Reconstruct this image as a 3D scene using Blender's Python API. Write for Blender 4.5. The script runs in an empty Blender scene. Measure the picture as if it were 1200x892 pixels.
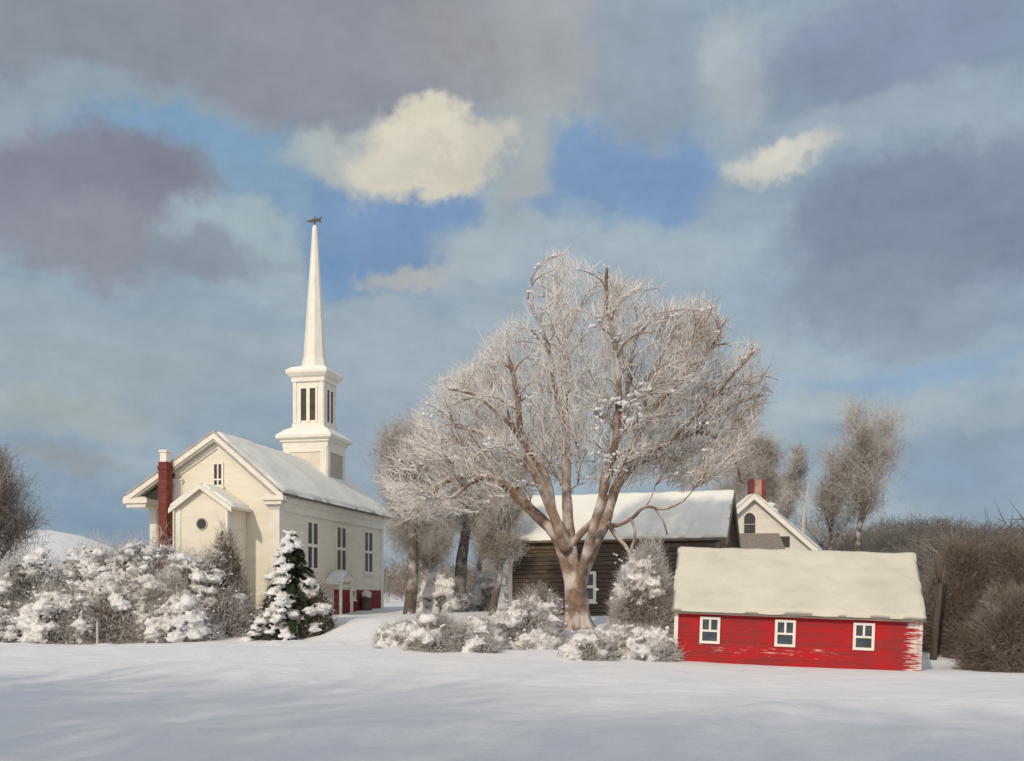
import bpy, math, random
import numpy as np
from mathutils import Vector, noise as mnoise

random.seed(7)
RNG = np.random.default_rng(11)
SC = bpy.context.scene
COL = SC.collection
E = 3.7                      # eye height above the meadow
R = math.radians

# ------------------------------------------------------------------ helpers
def smooth(a, b, x):
    t = np.clip((x - a) / (b - a), 0, 1)
    return t * t * (3 - 2 * t)

def lin(c):
    out = []
    for v in c:
        v = v / 255.0
        out.append(v / 12.92 if v <= 0.04045 else ((v + 0.055) / 1.055) ** 2.4)
    return tuple(out)

def P(px, py, D):
    return Vector(((px - 600) / 1200 * D, D, E + (699 - py) / 1200 * D))

def tag(o, label=None, cat=None, group=None, kind=None):
    if label: o['label'] = label
    if cat: o['category'] = cat
    if group: o['group'] = group
    if kind: o['kind'] = kind
    return o

def empty(name, loc=(0, 0, 0), rot=(0, 0, 0), **k):
    o = bpy.data.objects.new(name, None)
    o.empty_display_size = 0.3
    o.location = loc
    o.rotation_euler = rot
    COL.objects.link(o)
    return tag(o, **k)

def melt(o, size):
    m = o.modifiers.new('melt', 'REMESH'); m.mode = 'VOXEL'; m.voxel_size = size; m.use_smooth_shade = True
    return o

class MB:
    def __init__(s):
        s.v = []; s.f = []
    def add(s, v, f):
        n = len(s.v)
        s.v += [tuple(p) for p in v]
        s.f += [tuple(i + n for i in q) for q in f]
        return s
    def box(s, x0, x1, y0, y1, z0, z1):
        return s.add([(x0, y0, z0), (x1, y0, z0), (x1, y1, z0), (x0, y1, z0), (x0, y0, z1), (x1, y0, z1), (x1, y1, z1), (x0, y1, z1)],
              [(0, 3, 2, 1), (4, 5, 6, 7), (0, 1, 5, 4), (1, 2, 6, 5), (2, 3, 7, 6), (3, 0, 4, 7)])
    def prism(s, poly, ext):
        n = len(poly); e = Vector(ext)
        a = [Vector(p) for p in poly]; b = [p + e for p in a]
        f = [tuple(range(n)), tuple(reversed(range(n, 2 * n)))]
        for i in range(n):
            j = (i + 1) % n
            f.append((i, i + n, j + n, j))
        return s.add(a + b, f)
    def tube(s, pts, rad, k=6, wob=0.0):
        pts = [Vector(p) for p in pts]; n = len(pts); vs = []; fs = []
        ref = Vector((0.3, 1, 0.2)).normalized()
        for i, p in enumerate(pts):
            t = (pts[min(i + 1, n - 1)] - pts[max(i - 1, 0)]).normalized()
            a = t.cross(ref)
            if a.length < 1e-3: a = t.cross(Vector((1, 0, 0)))
            a.normalize(); b = t.cross(a)
            for q in range(k):
                an = 2 * math.pi * q / k
                r = rad[i] * (1 + wob * mnoise.noise((p + Vector((q * 3.1, 0, 0))) * 0.9))
                vs.append(p + (a * math.cos(an) + b * math.sin(an)) * r)
        for i in range(n - 1):
            for q in range(k):
                w = (q + 1) % k
                fs.append((i * k + q, i * k + w, (i + 1) * k + w, (i + 1) * k + q))
        fs.append(tuple(reversed(range(k)))); fs.append(tuple(range((n - 1) * k, n * k)))
        return s.add(vs, fs)
    def frustum(s, n, rings, cx=0, cy=0, rot=0):
        vs = []; fs = []
        for r, z in rings:
            for q in range(n):
                a = 2 * math.pi * (q + 0.5) / n + rot
                rr = r / math.cos(math.pi / n)
                vs.append((cx + rr * math.cos(a), cy + rr * math.sin(a), z))
        for i in range(len(rings) - 1):
            for q in range(n):
                w = (q + 1) % n
                fs.append((i * n + q, i * n + w, (i + 1) * n + w, (i + 1) * n + q))
        fs.append(tuple(reversed(range(n)))); fs.append(tuple(range((len(rings) - 1) * n, len(rings) * n)))
        return s.add(vs, fs)
    def build(s, name, mat, parent=None, smooth_=False, bevel=0.0):
        me = bpy.data.meshes.new(name)
        me.from_pydata(s.v, [], s.f)
        me.update()
        if smooth_: me.shade_smooth()
        me.materials.append(mat)
        o = bpy.data.objects.new(name, me)
        COL.objects.link(o)
        if parent: o.parent = parent
        if bevel:
            m = o.modifiers.new('bevel', 'BEVEL'); m.width = bevel; m.segments = 2; m.limit_method = 'ANGLE'
        return o

def np_mesh(name, V, F, mat, parent=None, smooth_=False):
    """V (n,3), F (m,k) with constant k."""
    me = bpy.data.meshes.new(name)
    V = np.asarray(V, np.float32); F = np.asarray(F, np.int32)
    m, k = F.shape
    me.vertices.add(len(V)); me.vertices.foreach_set('co', V.ravel())
    me.loops.add(m * k); me.loops.foreach_set('vertex_index', F.ravel())
    me.polygons.add(m)
    me.polygons.foreach_set('loop_start', np.arange(0, m * k, k, dtype=np.int32))
    me.polygons.foreach_set('loop_total', np.full(m, k, np.int32))
    me.update(calc_edges=True)
    if smooth_: me.shade_smooth()
    me.materials.append(mat)
    o = bpy.data.objects.new(name, me)
    COL.objects.link(o)
    if parent: o.parent = parent
    return o

def unit(a):
    return a / np.maximum(np.linalg.norm(a, axis=-1, keepdims=True), 1e-6)

def twigs(p0, d, L, r, bend=None):
    """N curved three-sided twigs -> V, F(quads)"""
    N = len(p0); d = unit(d)
    if bend is None: bend = np.zeros((N, 3))
    ref = unit(RNG.normal(size=(N, 3)))
    a = unit(np.cross(d, ref)); b = np.cross(d, a)
    V = np.empty((N, 3, 3, 3))
    for i, (t, k) in enumerate(((0, 1.0), (0.5, 0.78), (1.0, 0.25))):
        c = p0 + d * (L * t)[:, None] + bend * (L * t * t)[:, None]
        for q in range(3):
            an = 2 * math.pi * q / 3
            V[:, i, q] = c + (a * math.cos(an) + b * math.sin(an)) * (r * k)[:, None]
    base = (np.arange(N) * 9)[:, None, None]
    F = []
    for i in range(2):
        for q in range(3):
            w = (q + 1) % 3
            F.append([i * 3 + q, i * 3 + w, i * 3 + 3 + w, i * 3 + 3 + q])
    F = np.array(F)[None] + base
    return V.reshape(-1, 3), F.reshape(-1, 4)

def leaves(p, size, up=0.0):
    """N small bent quads"""
    N = len(p)
    n = unit(RNG.normal(size=(N, 3)) + np.array([0, 0, up]))
    a = unit(np.cross(n, unit(RNG.normal(size=(N, 3))))); b = np.cross(n, a)
    s = size[:, None]
    V = np.stack([p - a * s, p - b * s * 0.6 + n * s * 0.2, p + a * s, p + b * s * 0.6 + n * s * 0.2], 1)
    F = np.arange(N * 4).reshape(N, 4)
    return V.reshape(-1, 3), F

def merge(parts):
    Vs = []; Fs = []; n = 0
    for V, F in parts:
        Vs.append(V); Fs.append(F + n); n += len(V)
    return np.concatenate(Vs), np.concatenate(Fs)

def ico(level):
    t = (1 + 5 ** 0.5) / 2
    v = [(-1, t, 0), (1, t, 0), (-1, -t, 0), (1, -t, 0), (0, -1, t), (0, 1, t), (0, -1, -t), (0, 1, -t), (t, 0, -1), (t, 0, 1), (-t, 0, -1), (-t, 0, 1)]
    f = [(0, 11, 5), (0, 5, 1), (0, 1, 7), (0, 7, 10), (0, 10, 11), (1, 5, 9), (5, 11, 4), (11, 10, 2), (10, 7, 6), (7, 1, 8), (3, 9, 4), (3, 4, 2), (3, 2, 6), (3, 6, 8), (3, 8, 9), (4, 9, 5), (2, 4, 11), (6, 2, 10), (8, 6, 7), (9, 8, 1)]
    v = [Vector(p).normalized() for p in v]
    for _ in range(level):
        mid = {}; nf = []
        def m(i, j):
            k = (min(i, j), max(i, j))
            if k not in mid:
                v.append(((v[i] + v[j]) / 2).normalized()); mid[k] = len(v) - 1
            return mid[k]
        for a, b, c in f:
            x, y, z = m(a, b), m(b, c), m(c, a)
            nf += [(a, x, z), (b, y, x), (c, z, y), (x, y, z)]
        f = nf
    return np.array([tuple(p) for p in v]), np.array(f)

LUMPS = []
for k in range(6):
    V_, F_ = ico(2)
    off = Vector((k * 7.3, 1.7 * k, 0))
    disp = np.array([1 + 0.42 * mnoise.noise(Vector(p) * 1.5 + off) + 0.22 * mnoise.noise(Vector(p) * 3.6 + off) for p in V_])
    LUMPS.append((V_ * disp[:, None], F_))
LUMPS1 = []
for k in range(6):
    V_, F_ = ico(1)
    off = Vector((k * 5.3, 2.7 * k, 4))
    disp = np.array([1 + 0.5 * mnoise.noise(Vector(p) * 1.7 + off) for p in V_])
    LUMPS1.append((V_ * disp[:, None], F_))

def lumps(centres, rad, flat=0.6, small=False):
    src = LUMPS1 if small else LUMPS
    parts = []
    for c, r in zip(centres, rad):
        V, F = src[random.randrange(6)]
        an = random.uniform(0, 6.28); ca, sa = math.cos(an), math.sin(an)
        M = np.array([[ca, -sa, 0], [sa, ca, 0], [0, 0, 1]])
        s = np.array([r * random.uniform(0.8, 1.4), r * random.uniform(0.8, 1.2), r * flat * random.uniform(0.8, 1.25)])
        parts.append(((V * s) @ M.T + np.array(c), F))
    return merge(parts)

# ------------------------------------------------------------------ materials
class NT:
    def __init__(s, tree):
        s.t = tree; s.n = tree.nodes; s.l = tree.links
    def new(s, typ, **k):
        n = s.n.new(typ)
        for a, b in k.items(): setattr(n, a, b)
        return n
    def put(s, sock, v):
        if hasattr(v, 'is_output') or isinstance(v, bpy.types.NodeSocket): s.l.new(v, sock)
        else: sock.default_value = v
    def math(s, op, a, b=0.0, clamp=False):
        n = s.new('ShaderNodeMath', operation=op, use_clamp=clamp)
        s.put(n.inputs[0], a); s.put(n.inputs[1], b); return n.outputs[0]
    def vmath(s, op, a, b=(0, 0, 0)):
        n = s.new('ShaderNodeVectorMath', operation=op)
        s.put(n.inputs[0], a); s.put(n.inputs[1], b)
        return n.outputs[1] if op == 'LENGTH' else n.outputs[0]
    def noise(s, vec, scale, detail=3, rough=0.55, dist=0.0, col=False):
        n = s.new('ShaderNodeTexNoise')
        if vec is not None: s.l.new(vec, n.inputs['Vector'])
        n.inputs['Scale'].default_value = scale; n.inputs['Detail'].default_value = detail
        n.inputs['Roughness'].default_value = rough; n.inputs['Distortion'].default_value = dist
        return n.outputs['Color' if col else 'Fac']
    def range(s, v, a, b, c=0.0, d=1.0, smooth_=True):
        n = s.new('ShaderNodeMapRange')
        n.interpolation_type = 'SMOOTHSTEP' if smooth_ else 'LINEAR'
        s.put(n.inputs[0], v)
        for i, x in enumerate((a, b, c, d)): n.inputs[i + 1].default_value = x
        return n.outputs[0]
    def mix(s, f, a, b, blend='MIX'):
        n = s.new('ShaderNodeMix', data_type='RGBA', blend_type=blend)
        s.put(n.inputs[0], f)
        for i, c in ((6, a), (7, b)):
            s.put(n.inputs[i], c if not isinstance(c, tuple) else (tuple(c) + (1,))[:4])
        return n.outputs[2]
    def mapping(s, vec, scale):
        n = s.new('ShaderNodeMapping'); s.l.new(vec, n.inputs[0]); n.inputs[3].default_value = scale
        return n.outputs[0]

def mat(name, rough=0.7, spec=0.3):
    m = bpy.data.materials.new(name); m.use_nodes = True
    t = NT(m.node_tree); b = t.n['Principled BSDF']
    b.inputs['Roughness'].default_value = rough
    b.inputs['Specular IOR Level'].default_value = spec
    t.b = b
    t.co = t.new('ShaderNodeTexCoord').outputs['Object']
    t.geo = t.new('ShaderNodeNewGeometry')
    return m, t

def bump(t, h, strength=0.3, dist=0.05):
    n = t.new('ShaderNodeBump'); n.inputs['Strength'].default_value = strength; n.inputs['Distance'].default_value = dist
    t.l.new(h, n.inputs['Height']); t.l.new(n.outputs[0], t.b.inputs['Normal'])

def noisy(name, c1, c2, scale=2.0, rough=0.75, bmp=0.25, bs=20, dist=0.03, stretch=None, spec=0.3):
    m, t = mat(name, rough, spec)
    v = t.co if stretch is None else t.mapping(t.co, stretch)
    f = t.range(t.noise(v, scale, 5), 0.3, 0.7)
    t.l.new(t.mix(f, c1, c2), t.b.inputs['Base Color'])
    if bmp: bump(t, t.noise(v, bs, 4), bmp, dist)
    return m

def snow_mat(name, c=(0.82, 0.82, 0.84), c2=(0.74, 0.76, 0.82), bs=0.9, dist=0.25, strength=0.5):
    m, t = mat(name, 0.55, 0.25)
    f = t.range(t.noise(t.co, 0.35, 4), 0.35, 0.7)
    t.l.new(t.mix(f, c, c2), t.b.inputs['Base Color'])
    h = t.math('ADD', t.noise(t.co, bs, 5), t.math('MULTIPLY', t.noise(t.co, bs * 14, 3), 0.12))
    h = t.math('ADD', h, t.math('MULTIPLY', t.noise(t.co, bs * 60, 3), 0.03))
    bump(t, h, strength, dist)
    return m

def frosted(name, bark1, bark2, frost=(0.72, 0.70, 0.69), amount=0.5, scale=0.35, up=0.5, xgrad=None):
    """bark with rime on it: patchy, heavier on upward faces"""
    m, t = mat(name, 0.8, 0.15)
    base = t.mix(t.range(t.noise(t.co, scale * 2.2, 3), 0.35, 0.65), bark1, bark2)
    nz = t.new('ShaderNodeSeparateXYZ'); t.l.new(t.geo.outputs['Normal'], nz.inputs[0])
    k = t.math('ADD', t.noise(t.co, scale, 4), t.math('MULTIPLY', nz.outputs[2], up * 0.3))
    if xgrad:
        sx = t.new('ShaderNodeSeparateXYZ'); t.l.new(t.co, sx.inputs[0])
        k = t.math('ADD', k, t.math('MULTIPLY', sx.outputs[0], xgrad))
    f = t.range(k, 0.62 - 0.3 * amount - 0.12, 0.62 - 0.3 * amount + 0.14)
    t.l.new(t.mix(f, base, frost), t.b.inputs['Base Color'])
    bump(t, t.noise(t.mapping(t.co, (7, 7, 1.1)), 1.6, 4, .65), 0.8, 0.06)
    return m

def clapboard(name, c1, c2, pitch, depth=0.02, rough=0.6, dark=0.0):
    m, t = mat(name, rough, 0.3)
    s = t.new('ShaderNodeSeparateXYZ'); t.l.new(t.co, s.inputs[0])
    fr = t.math('FRACT', t.math('MULTIPLY', s.outputs[2], 1 / pitch))
    f = t.range(t.noise(t.mapping(t.co, (0.5, 0.5, 2.2)), 0.8, 5), 0.3, 0.7)
    c = t.mix(f, c1, c2)
    if dark:
        row = t.math('FLOOR', t.math('MULTIPLY', s.outputs[2], 1 / pitch))
        w = t.new('ShaderNodeTexWhiteNoise', noise_dimensions='1D'); t.l.new(row, w.inputs['W'])
        c = t.mix(t.math('MULTIPLY', w.outputs[0], dark), c, tuple(x * 0.35 for x in c1))
    t.l.new(c, t.b.inputs['Base Color'])
    bump(t, t.math('SUBTRACT', 1.0, fr), 0.8, depth)
    return m

M = {}
M['snow_ground'] = snow_mat('snow_ground', (0.81, 0.795, 0.80), (0.77, 0.765, 0.79), bs=0.6, dist=0.38, strength=0.6)
M['snow'] = snow_mat('snow_clump', (0.75, 0.73, 0.71), (0.66, 0.66, 0.685), bs=2.6, dist=0.12, strength=0.6)
M['snow_roof'] = snow_mat('snow_roof', (0.84, 0.82, 0.75), (0.77, 0.755, 0.70), bs=1.3, dist=0.10, strength=0.4)
M['snow_shed'] = snow_mat('snow_shed', (0.62, 0.585, 0.49), (0.53, 0.505, 0.43), bs=1.6, dist=0.14, strength=0.6)  # roof snow toned down for the sunlit shed; snow_roof stays brighter for weak sun
M['white'] = clapboard('white_clapboard', (0.80, 0.745, 0.62), (0.73, 0.675, 0.555), 0.16, 0.012)
M['trim'] = noisy('white_trim', (0.80, 0.765, 0.68), (0.72, 0.68, 0.60), 1.2, 0.55, 0.1, 12)
M['soffit'] = noisy('shade_grey_trim', (0.46, 0.42, 0.36), (0.36, 0.33, 0.29), 1.2, 0.7, 0.1, 12)  # grey of the gable shade lines put into the trim colour
M['red_found'] = noisy('red_brick', (0.28, 0.035, 0.03), (0.16, 0.02, 0.02), 1.3, 0.8, 0.3, 8)
M['roof_edge'] = noisy('roof_edge', (0.12, 0.10, 0.085), (0.20, 0.17, 0.14), 1.5, 0.8)
M['glass'] = noisy('dark_glass', (0.030, 0.028, 0.026), (0.055, 0.05, 0.045), 1.2, 0.18, 0, spec=0.5)
M['glass_blue'] = noisy('old_glass', (0.035, 0.045, 0.055), (0.075, 0.09, 0.11), 1.7, 0.15, 0, spec=0.5)
M['louvre'] = clapboard('dark_louvre', (0.06, 0.05, 0.042), (0.03, 0.026, 0.022), 0.22, 0.05)
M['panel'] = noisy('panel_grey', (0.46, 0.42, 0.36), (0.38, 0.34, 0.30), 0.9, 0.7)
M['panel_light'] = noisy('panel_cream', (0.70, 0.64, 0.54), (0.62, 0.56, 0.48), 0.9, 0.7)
M['iron'] = noisy('dark_iron', (0.05, 0.045, 0.04), (0.09, 0.07, 0.05), 4, 0.5)

def brick(name, c1, c2, mortar, sc=1.0):
    m, t = mat(name, 0.85, 0.2)
    b = t.new('ShaderNodeTexBrick')
    # bricks wrap round vertical faces: x+y along the course, z up
    s = t.new('ShaderNodeSeparateXYZ'); t.l.new(t.co, s.inputs[0])
    cb = t.new('ShaderNodeCombineXYZ')
    t.l.new(t.math('ADD', s.outputs[0], s.outputs[1]), cb.inputs[0]); t.l.new(s.outputs[2], cb.inputs[1])
    t.l.new(cb.outputs[0], b.inputs['Vector'])
    b.inputs['Color1'].default_value = c1 + (1,); b.inputs['Color2'].default_value = c2 + (1,); b.inputs['Mortar'].default_value = mortar + (1,)
    b.inputs['Scale'].default_value = sc; b.inputs['Mortar Size'].default_value = 0.012
    b.inputs['Brick Width'].default_value = 0.32; b.inputs['Row Height'].default_value = 0.12
    f = t.range(t.noise(t.co, 2.2, 4), 0.35, 0.75)
    t.l.new(t.mix(f, b.outputs[0], tuple(x * 0.6 for x in c1)), t.b.inputs['Base Color'])
    bump(t, t.math('ADD', b.outputs['Fac'], t.noise(t.co, 3, 4)), 0.4, 0.05)
    return m
M['brick'] = brick('red_chimney_brick', (0.24, 0.055, 0.042), (0.15, 0.035, 0.03), (0.20, 0.11, 0.095))
M['brick_pale'] = brick('pale_chimney_brick', (0.50, 0.30, 0.24), (0.42, 0.25, 0.20), (0.5, 0.4, 0.36))

# red barn boards with worn white streaks
def barn_red():
    m, t = mat('red_barn_paint', 0.65, 0.25)
    s = t.new('ShaderNodeSeparateXYZ'); t.l.new(t.co, s.inputs[0])
    f = t.range(t.noise(t.mapping(t.co, (0.35, 0.35, 2.4)), 1.1, 4), 0.35, 0.66)
    c = t.mix(f, (0.45, 0.006, 0.012), (0.27, 0.022, 0.024))
    f2 = t.range(t.noise(t.mapping(t.co, (0.5, 0.5, 5)), 2.0, 4), 0.55, 0.8, 0, 0.5)
    c = t.mix(f2, c, (0.42, 0.06, 0.055))
    st = t.noise(t.mapping(t.co, (0.55, 0.55, 7)), 2.2, 4, 0.6)
    endm = t.range(s.outputs[0], 10.2, 11.5)
    w1 = t.range(t.math('ADD', st, t.math('MULTIPLY', endm, 0.30)), 0.72, 0.78)
    lowm = t.math('MULTIPLY', t.range(s.outputs[2], 0.2, 0.55), t.range(s.outputs[2], 1.1, 0.7))
    xm = t.math('MULTIPLY', t.range(s.outputs[0], 0.8, 2.0), t.range(s.outputs[0], 8.6, 7.4))
    w2 = t.range(t.math('ADD', st, t.math('MULTIPLY', t.math('MULTIPLY', lowm, xm), 0.16)), 0.71, 0.80, 0, 0.75)
    c = t.mix(t.math('MAXIMUM', w1, w2), c, (0.72, 0.62, 0.58))
    grime = t.math('MULTIPLY', t.range(t.noise(t.mapping(t.co, (.9, .9, .45)), .9, 5, .65), .42, .72), .55)
    c = t.mix(grime, c, (0.20, 0.028, 0.026))
    t.l.new(c, t.b.inputs['Base Color'])
    fr = t.math('FRACT', t.math('MULTIPLY', s.outputs[2], 1 / 0.2))
    bump(t, t.math('ADD', t.math('SUBTRACT', 1.0, fr), t.noise(t.mapping(t.co, (1, 1, 6)), 4, 4)), 0.6, 0.015)
    return m
M['barn_red'] = barn_red()

# old plank barn
def planks():
    m, t = mat('old_planks', 0.85, 0.15)
    s = t.new('ShaderNodeSeparateXYZ'); t.l.new(t.co, s.inputs[0])
    zz = t.math('ADD', t.math('MULTIPLY', s.outputs[2], 1 / 0.30), t.math('MULTIPLY', t.noise(t.mapping(t.co, (0.3, 0.3, 0.2)), 1.0, 2), 0.6))
    row = t.math('FLOOR', zz); fr = t.math('FRACT', zz)
    w = t.new('ShaderNodeTexWhiteNoise', noise_dimensions='1D'); t.l.new(row, w.inputs['W'])
    f = t.range(t.noise(t.mapping(t.co, (0.5, 0.5, 6)), 1.5, 5), 0.3, 0.7)
    c = t.mix(f, (0.045, 0.034, 0.026), (0.120, 0.092, 0.068))
    c = t.mix(t.math('MULTIPLY', w.outputs[0], 0.6), c, (0.13, 0.10, 0.078))
    gap = t.range(fr, 0.80, 0.9)
    c = t.mix(t.math('MULTIPLY', gap, 0.85), c, (0.012, 0.010, 0.009))
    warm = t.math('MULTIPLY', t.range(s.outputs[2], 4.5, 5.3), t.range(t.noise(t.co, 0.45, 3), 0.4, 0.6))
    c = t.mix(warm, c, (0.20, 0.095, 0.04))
    t.l.new(c, t.b.inputs['Base Color'])
    bump(t, t.math('SUBTRACT', t.noise(t.mapping(t.co, (0.6, 0.6, 8)), 3, 4), gap), 0.7, 0.04)
    return m
M['planks'] = planks()
M['grey_board'] = noisy('grey_board', (0.26, 0.23, 0.20), (0.18, 0.155, 0.13), 1.5, 0.85, stretch=(3, 3, 0.5))
M['house_wall'] = clapboard('house_clapboard', (0.74, 0.70, 0.62), (0.66, 0.63, 0.57), 0.18, 0.012)

M['elm_bark'] = frosted('elm_bark', (0.29, 0.20, 0.148), (0.17, 0.115, 0.083), (0.58, 0.51, 0.47), 0.28, 0.7, 0.5, xgrad=-0.006)
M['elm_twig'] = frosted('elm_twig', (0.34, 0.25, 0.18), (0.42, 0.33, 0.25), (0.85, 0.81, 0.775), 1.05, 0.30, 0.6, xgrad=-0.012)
M['bark'] = frosted('grey_bark', (0.16, 0.125, 0.10), (0.10, 0.08, 0.065), (0.5, 0.47, 0.45), 0.15, 0.8, 0.4)
M['far_twig'] = frosted('far_twig', (0.30, 0.255, 0.21), (0.36, 0.31, 0.255), (0.64, 0.61, 0.58), 0.50, 0.25, 0.4)  # rime made paler to stand in for haze over the far trees
M['brown_twig'] = frosted('brown_twig', (0.19, 0.15, 0.12), (0.25, 0.20, 0.16), (0.42, 0.38, 0.35), 0.22, 0.25, 0.4)
M['rime_twig'] = frosted('rime_twig', (0.34, 0.30, 0.26), (0.26, 0.23, 0.20), (0.70, 0.67, 0.65), 0.62, 0.5, 0.5)
M['wood_twig'] = frosted('wood_twig', (0.138, 0.122, 0.110), (0.185, 0.165, 0.148), (0.30, 0.27, 0.24), 0.10, 0.08, 0.3)
M['bush_leaf'] = noisy('dead_leaves', (0.115, 0.088, 0.070), (0.21, 0.165, 0.13), 1.4, 0.85, 0)
M['bush_leaf_green'] = noisy('dull_green_leaves', (0.045, 0.048, 0.030), (0.085, 0.08, 0.055), 1.4, 0.85, 0)
M['bush_leaf_grey'] = noisy('grey_brown_leaves', (0.15, 0.125, 0.11), (0.24, 0.21, 0.19), 1.2, 0.85, 0)
M['needle'] = noisy('spruce_needles', (0.018, 0.034, 0.014), (0.05, 0.068, 0.028), 1.3, 0.8, 0)
M['birch'] = noisy('pale_bark', (0.55, 0.50, 0.44), (0.40, 0.36, 0.31), 2.0, 0.8, stretch=(1, 1, 3))
M['old_wood'] = noisy('old_wood', (0.085, 0.065, 0.05), (0.13, 0.10, 0.08), 2.0, 0.9, stretch=(3, 3, 0.6))

# ------------------------------------------------------------------ ground
def fbm(x, y, s, seed=0.0):
    v = Vector((x * s, y * s, seed))
    return mnoise.noise(v) + 0.5 * mnoise.noise(v * 2.1)

MOUNDS = [(-15, 66, 2.6, .36), (-24, 63.5, 3.2, .22), (-9.6, 60, 2.4, .26), (-33, 66, 3, .22), (-4, 54, 2.2, .18), (3, 52.5, 2.2, .16), (-19, 61, 2.6, .18), (-28, 58, 4, .14), (-12, 50, 4, .14), (-9.2, 25.5, 1.3, 0.16), (-4.5, 25.0, 1.4, 0.2), (1.0, 24.6, 1.8, 0.22), (6.0, 27.5, 1.9, 0.14), (10.2, 24.5, 1.4, 0.2), (-12.5, 30, 2.2, 0.12), (3.2, 33, 2.6, 0.10), (8.5, 29.5, 1.5, 0.15)]

def ground_h(x, y):
    x = float(x); y = float(y)
    s = lambda a, b, v: float(smooth(a, b, v))
    shift = 17 * (1 - s(-17, -5, x))
    t = s(54, 69, y - shift)
    h = 0.22 + 0.10 * s(20, 50, y) + 1.72 * t + 0.35 * s(80, 120, y)
    # meadow falls gently to the right by the red barn
    h += -0.040 * (min(max(x, 4), 24) - 14) * s(34, 48, y) * (1 - s(58, 66, y))
    # wooded rise on the right
    h += 3.6 * s(25, 52, x - 0.10 * (y - 50)) * s(40, 90, y)
    a = x / max(y, 1)
    hill = 10.5 * s(0.16, 0.42, a) + 17.5 * (1 - s(-0.46, -0.26, a)) + 2.0
    h += hill * s(115, 290, y) * (1 + 0.16 * fbm(x, y, 0.008, 3))
    h += -1.0 * s(-5, -60, y)
    near = 1 - s(90, 200, y)
    h += near * (0.24 * fbm(x, y * 1.6, 0.055, 1.0) + 0.05 * fbm(x, y * 1.8, 0.21, 7.0))
    for mx, my, mr, mh in MOUNDS:
        d2 = ((x - mx) / (mr * 1.5)) ** 2 + ((y - my) / mr) ** 2
        if d2 < 9: h += 1.5 * mh * math.exp(-d2) * (1 + 0.6 * fbm(x, y, 0.9, 9))
    return h

def build_ground():
    def axis(a, b, fine, step_f, grow):
        lo, hi = fine
        out = list(np.arange(lo, hi + 1e-6, step_f))
        st = step_f; v = hi
        while v < b: st *= grow; v += st; out.append(v)
        st = step_f; v = lo
        while v > a: st *= grow; v -= st; out.insert(0, v)
        return out
    xs = axis(-900, 900, (-34, 34), 0.55, 1.10)
    ys = axis(-400, 1300, (16, 74), 0.5, 1.10)
    V = [(x, y, ground_h(x, y)) for y in ys for x in xs]
    n = len(xs); F = []
    for j in range(len(ys) - 1):
        for i in range(n - 1):
            F.append((j * n + i, j * n + i + 1, (j + 1) * n + i + 1, (j + 1) * n + i))
    o = np_mesh('ground', V, F, M['snow_ground'], None, True)
    tag(o, 'snow covered meadow rising in low drifts to the buildings', kind='structure')
build_ground()

def on_ground(px, D, sink=0.0):
    x = (px - 600) / 1200 * D
    return Vector((x, D, ground_h(x, D) - sink))

# ------------------------------------------------------------------ church
TH = R(12.45)
CH = empty('church', (-19.11, 84.0, E - 1.25), (0, 0, -TH),
           label='white wooden church with tall slender steeple and snow on its long roof', cat='church')
PK, ZP, ZE = -5.5, 14.9, 9.7          # ridge x, ridge z, eave z
XR, XL = 0.65, -13.8                  # eave tips
def zr(x):
    return ZP - (x - PK) * (ZP - ZE) / (XR - PK) if x > PK else ZP - (PK - x) * (ZP - ZE) / (PK - XL)
LEN = 25.0
w = MB()
w.prism([(-9.35, 0, -1), (0, 0, -1), (0, 0, zr(0) - .3), (PK, 0, ZP - .3), (-9.35, 0, zr(-9.35) - .3)], (0, LEN, 0))
w.build('wall', M['white'], CH)
w = MB().prism([(-12.6, 1.5, -1), (-9.36, 1.5, -1), (-9.36, 1.5, zr(-9.36) - .3), (-12.6, 1.5, zr(-12.6) - .3)], (0, LEN - 1.52, 0))
w.build('side_aisle', M['white'], CH)

def slab(x0, x1, zf, v0, v1, d0, d1):
    """roof slope slab between zf+d0 and zf+d1"""
    return [(x0, v0, zf(x0) + d0), (x1, v0, zf(x1) + d0), (x1, v0, zf(x1) + d1), (x0, v0, zf(x0) + d1)], (0, v1 - v0, 0)
V0, V1 = -0.7, LEN + 1.6
rf = MB()
rf.prism(*slab(PK, XR, zr, V0, V1, -.22, 0)); rf.prism(*slab(XL, PK, zr, V0, V1, -.22, 0))
RF = rf.build('roof', M['roof_edge'], CH)

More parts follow.
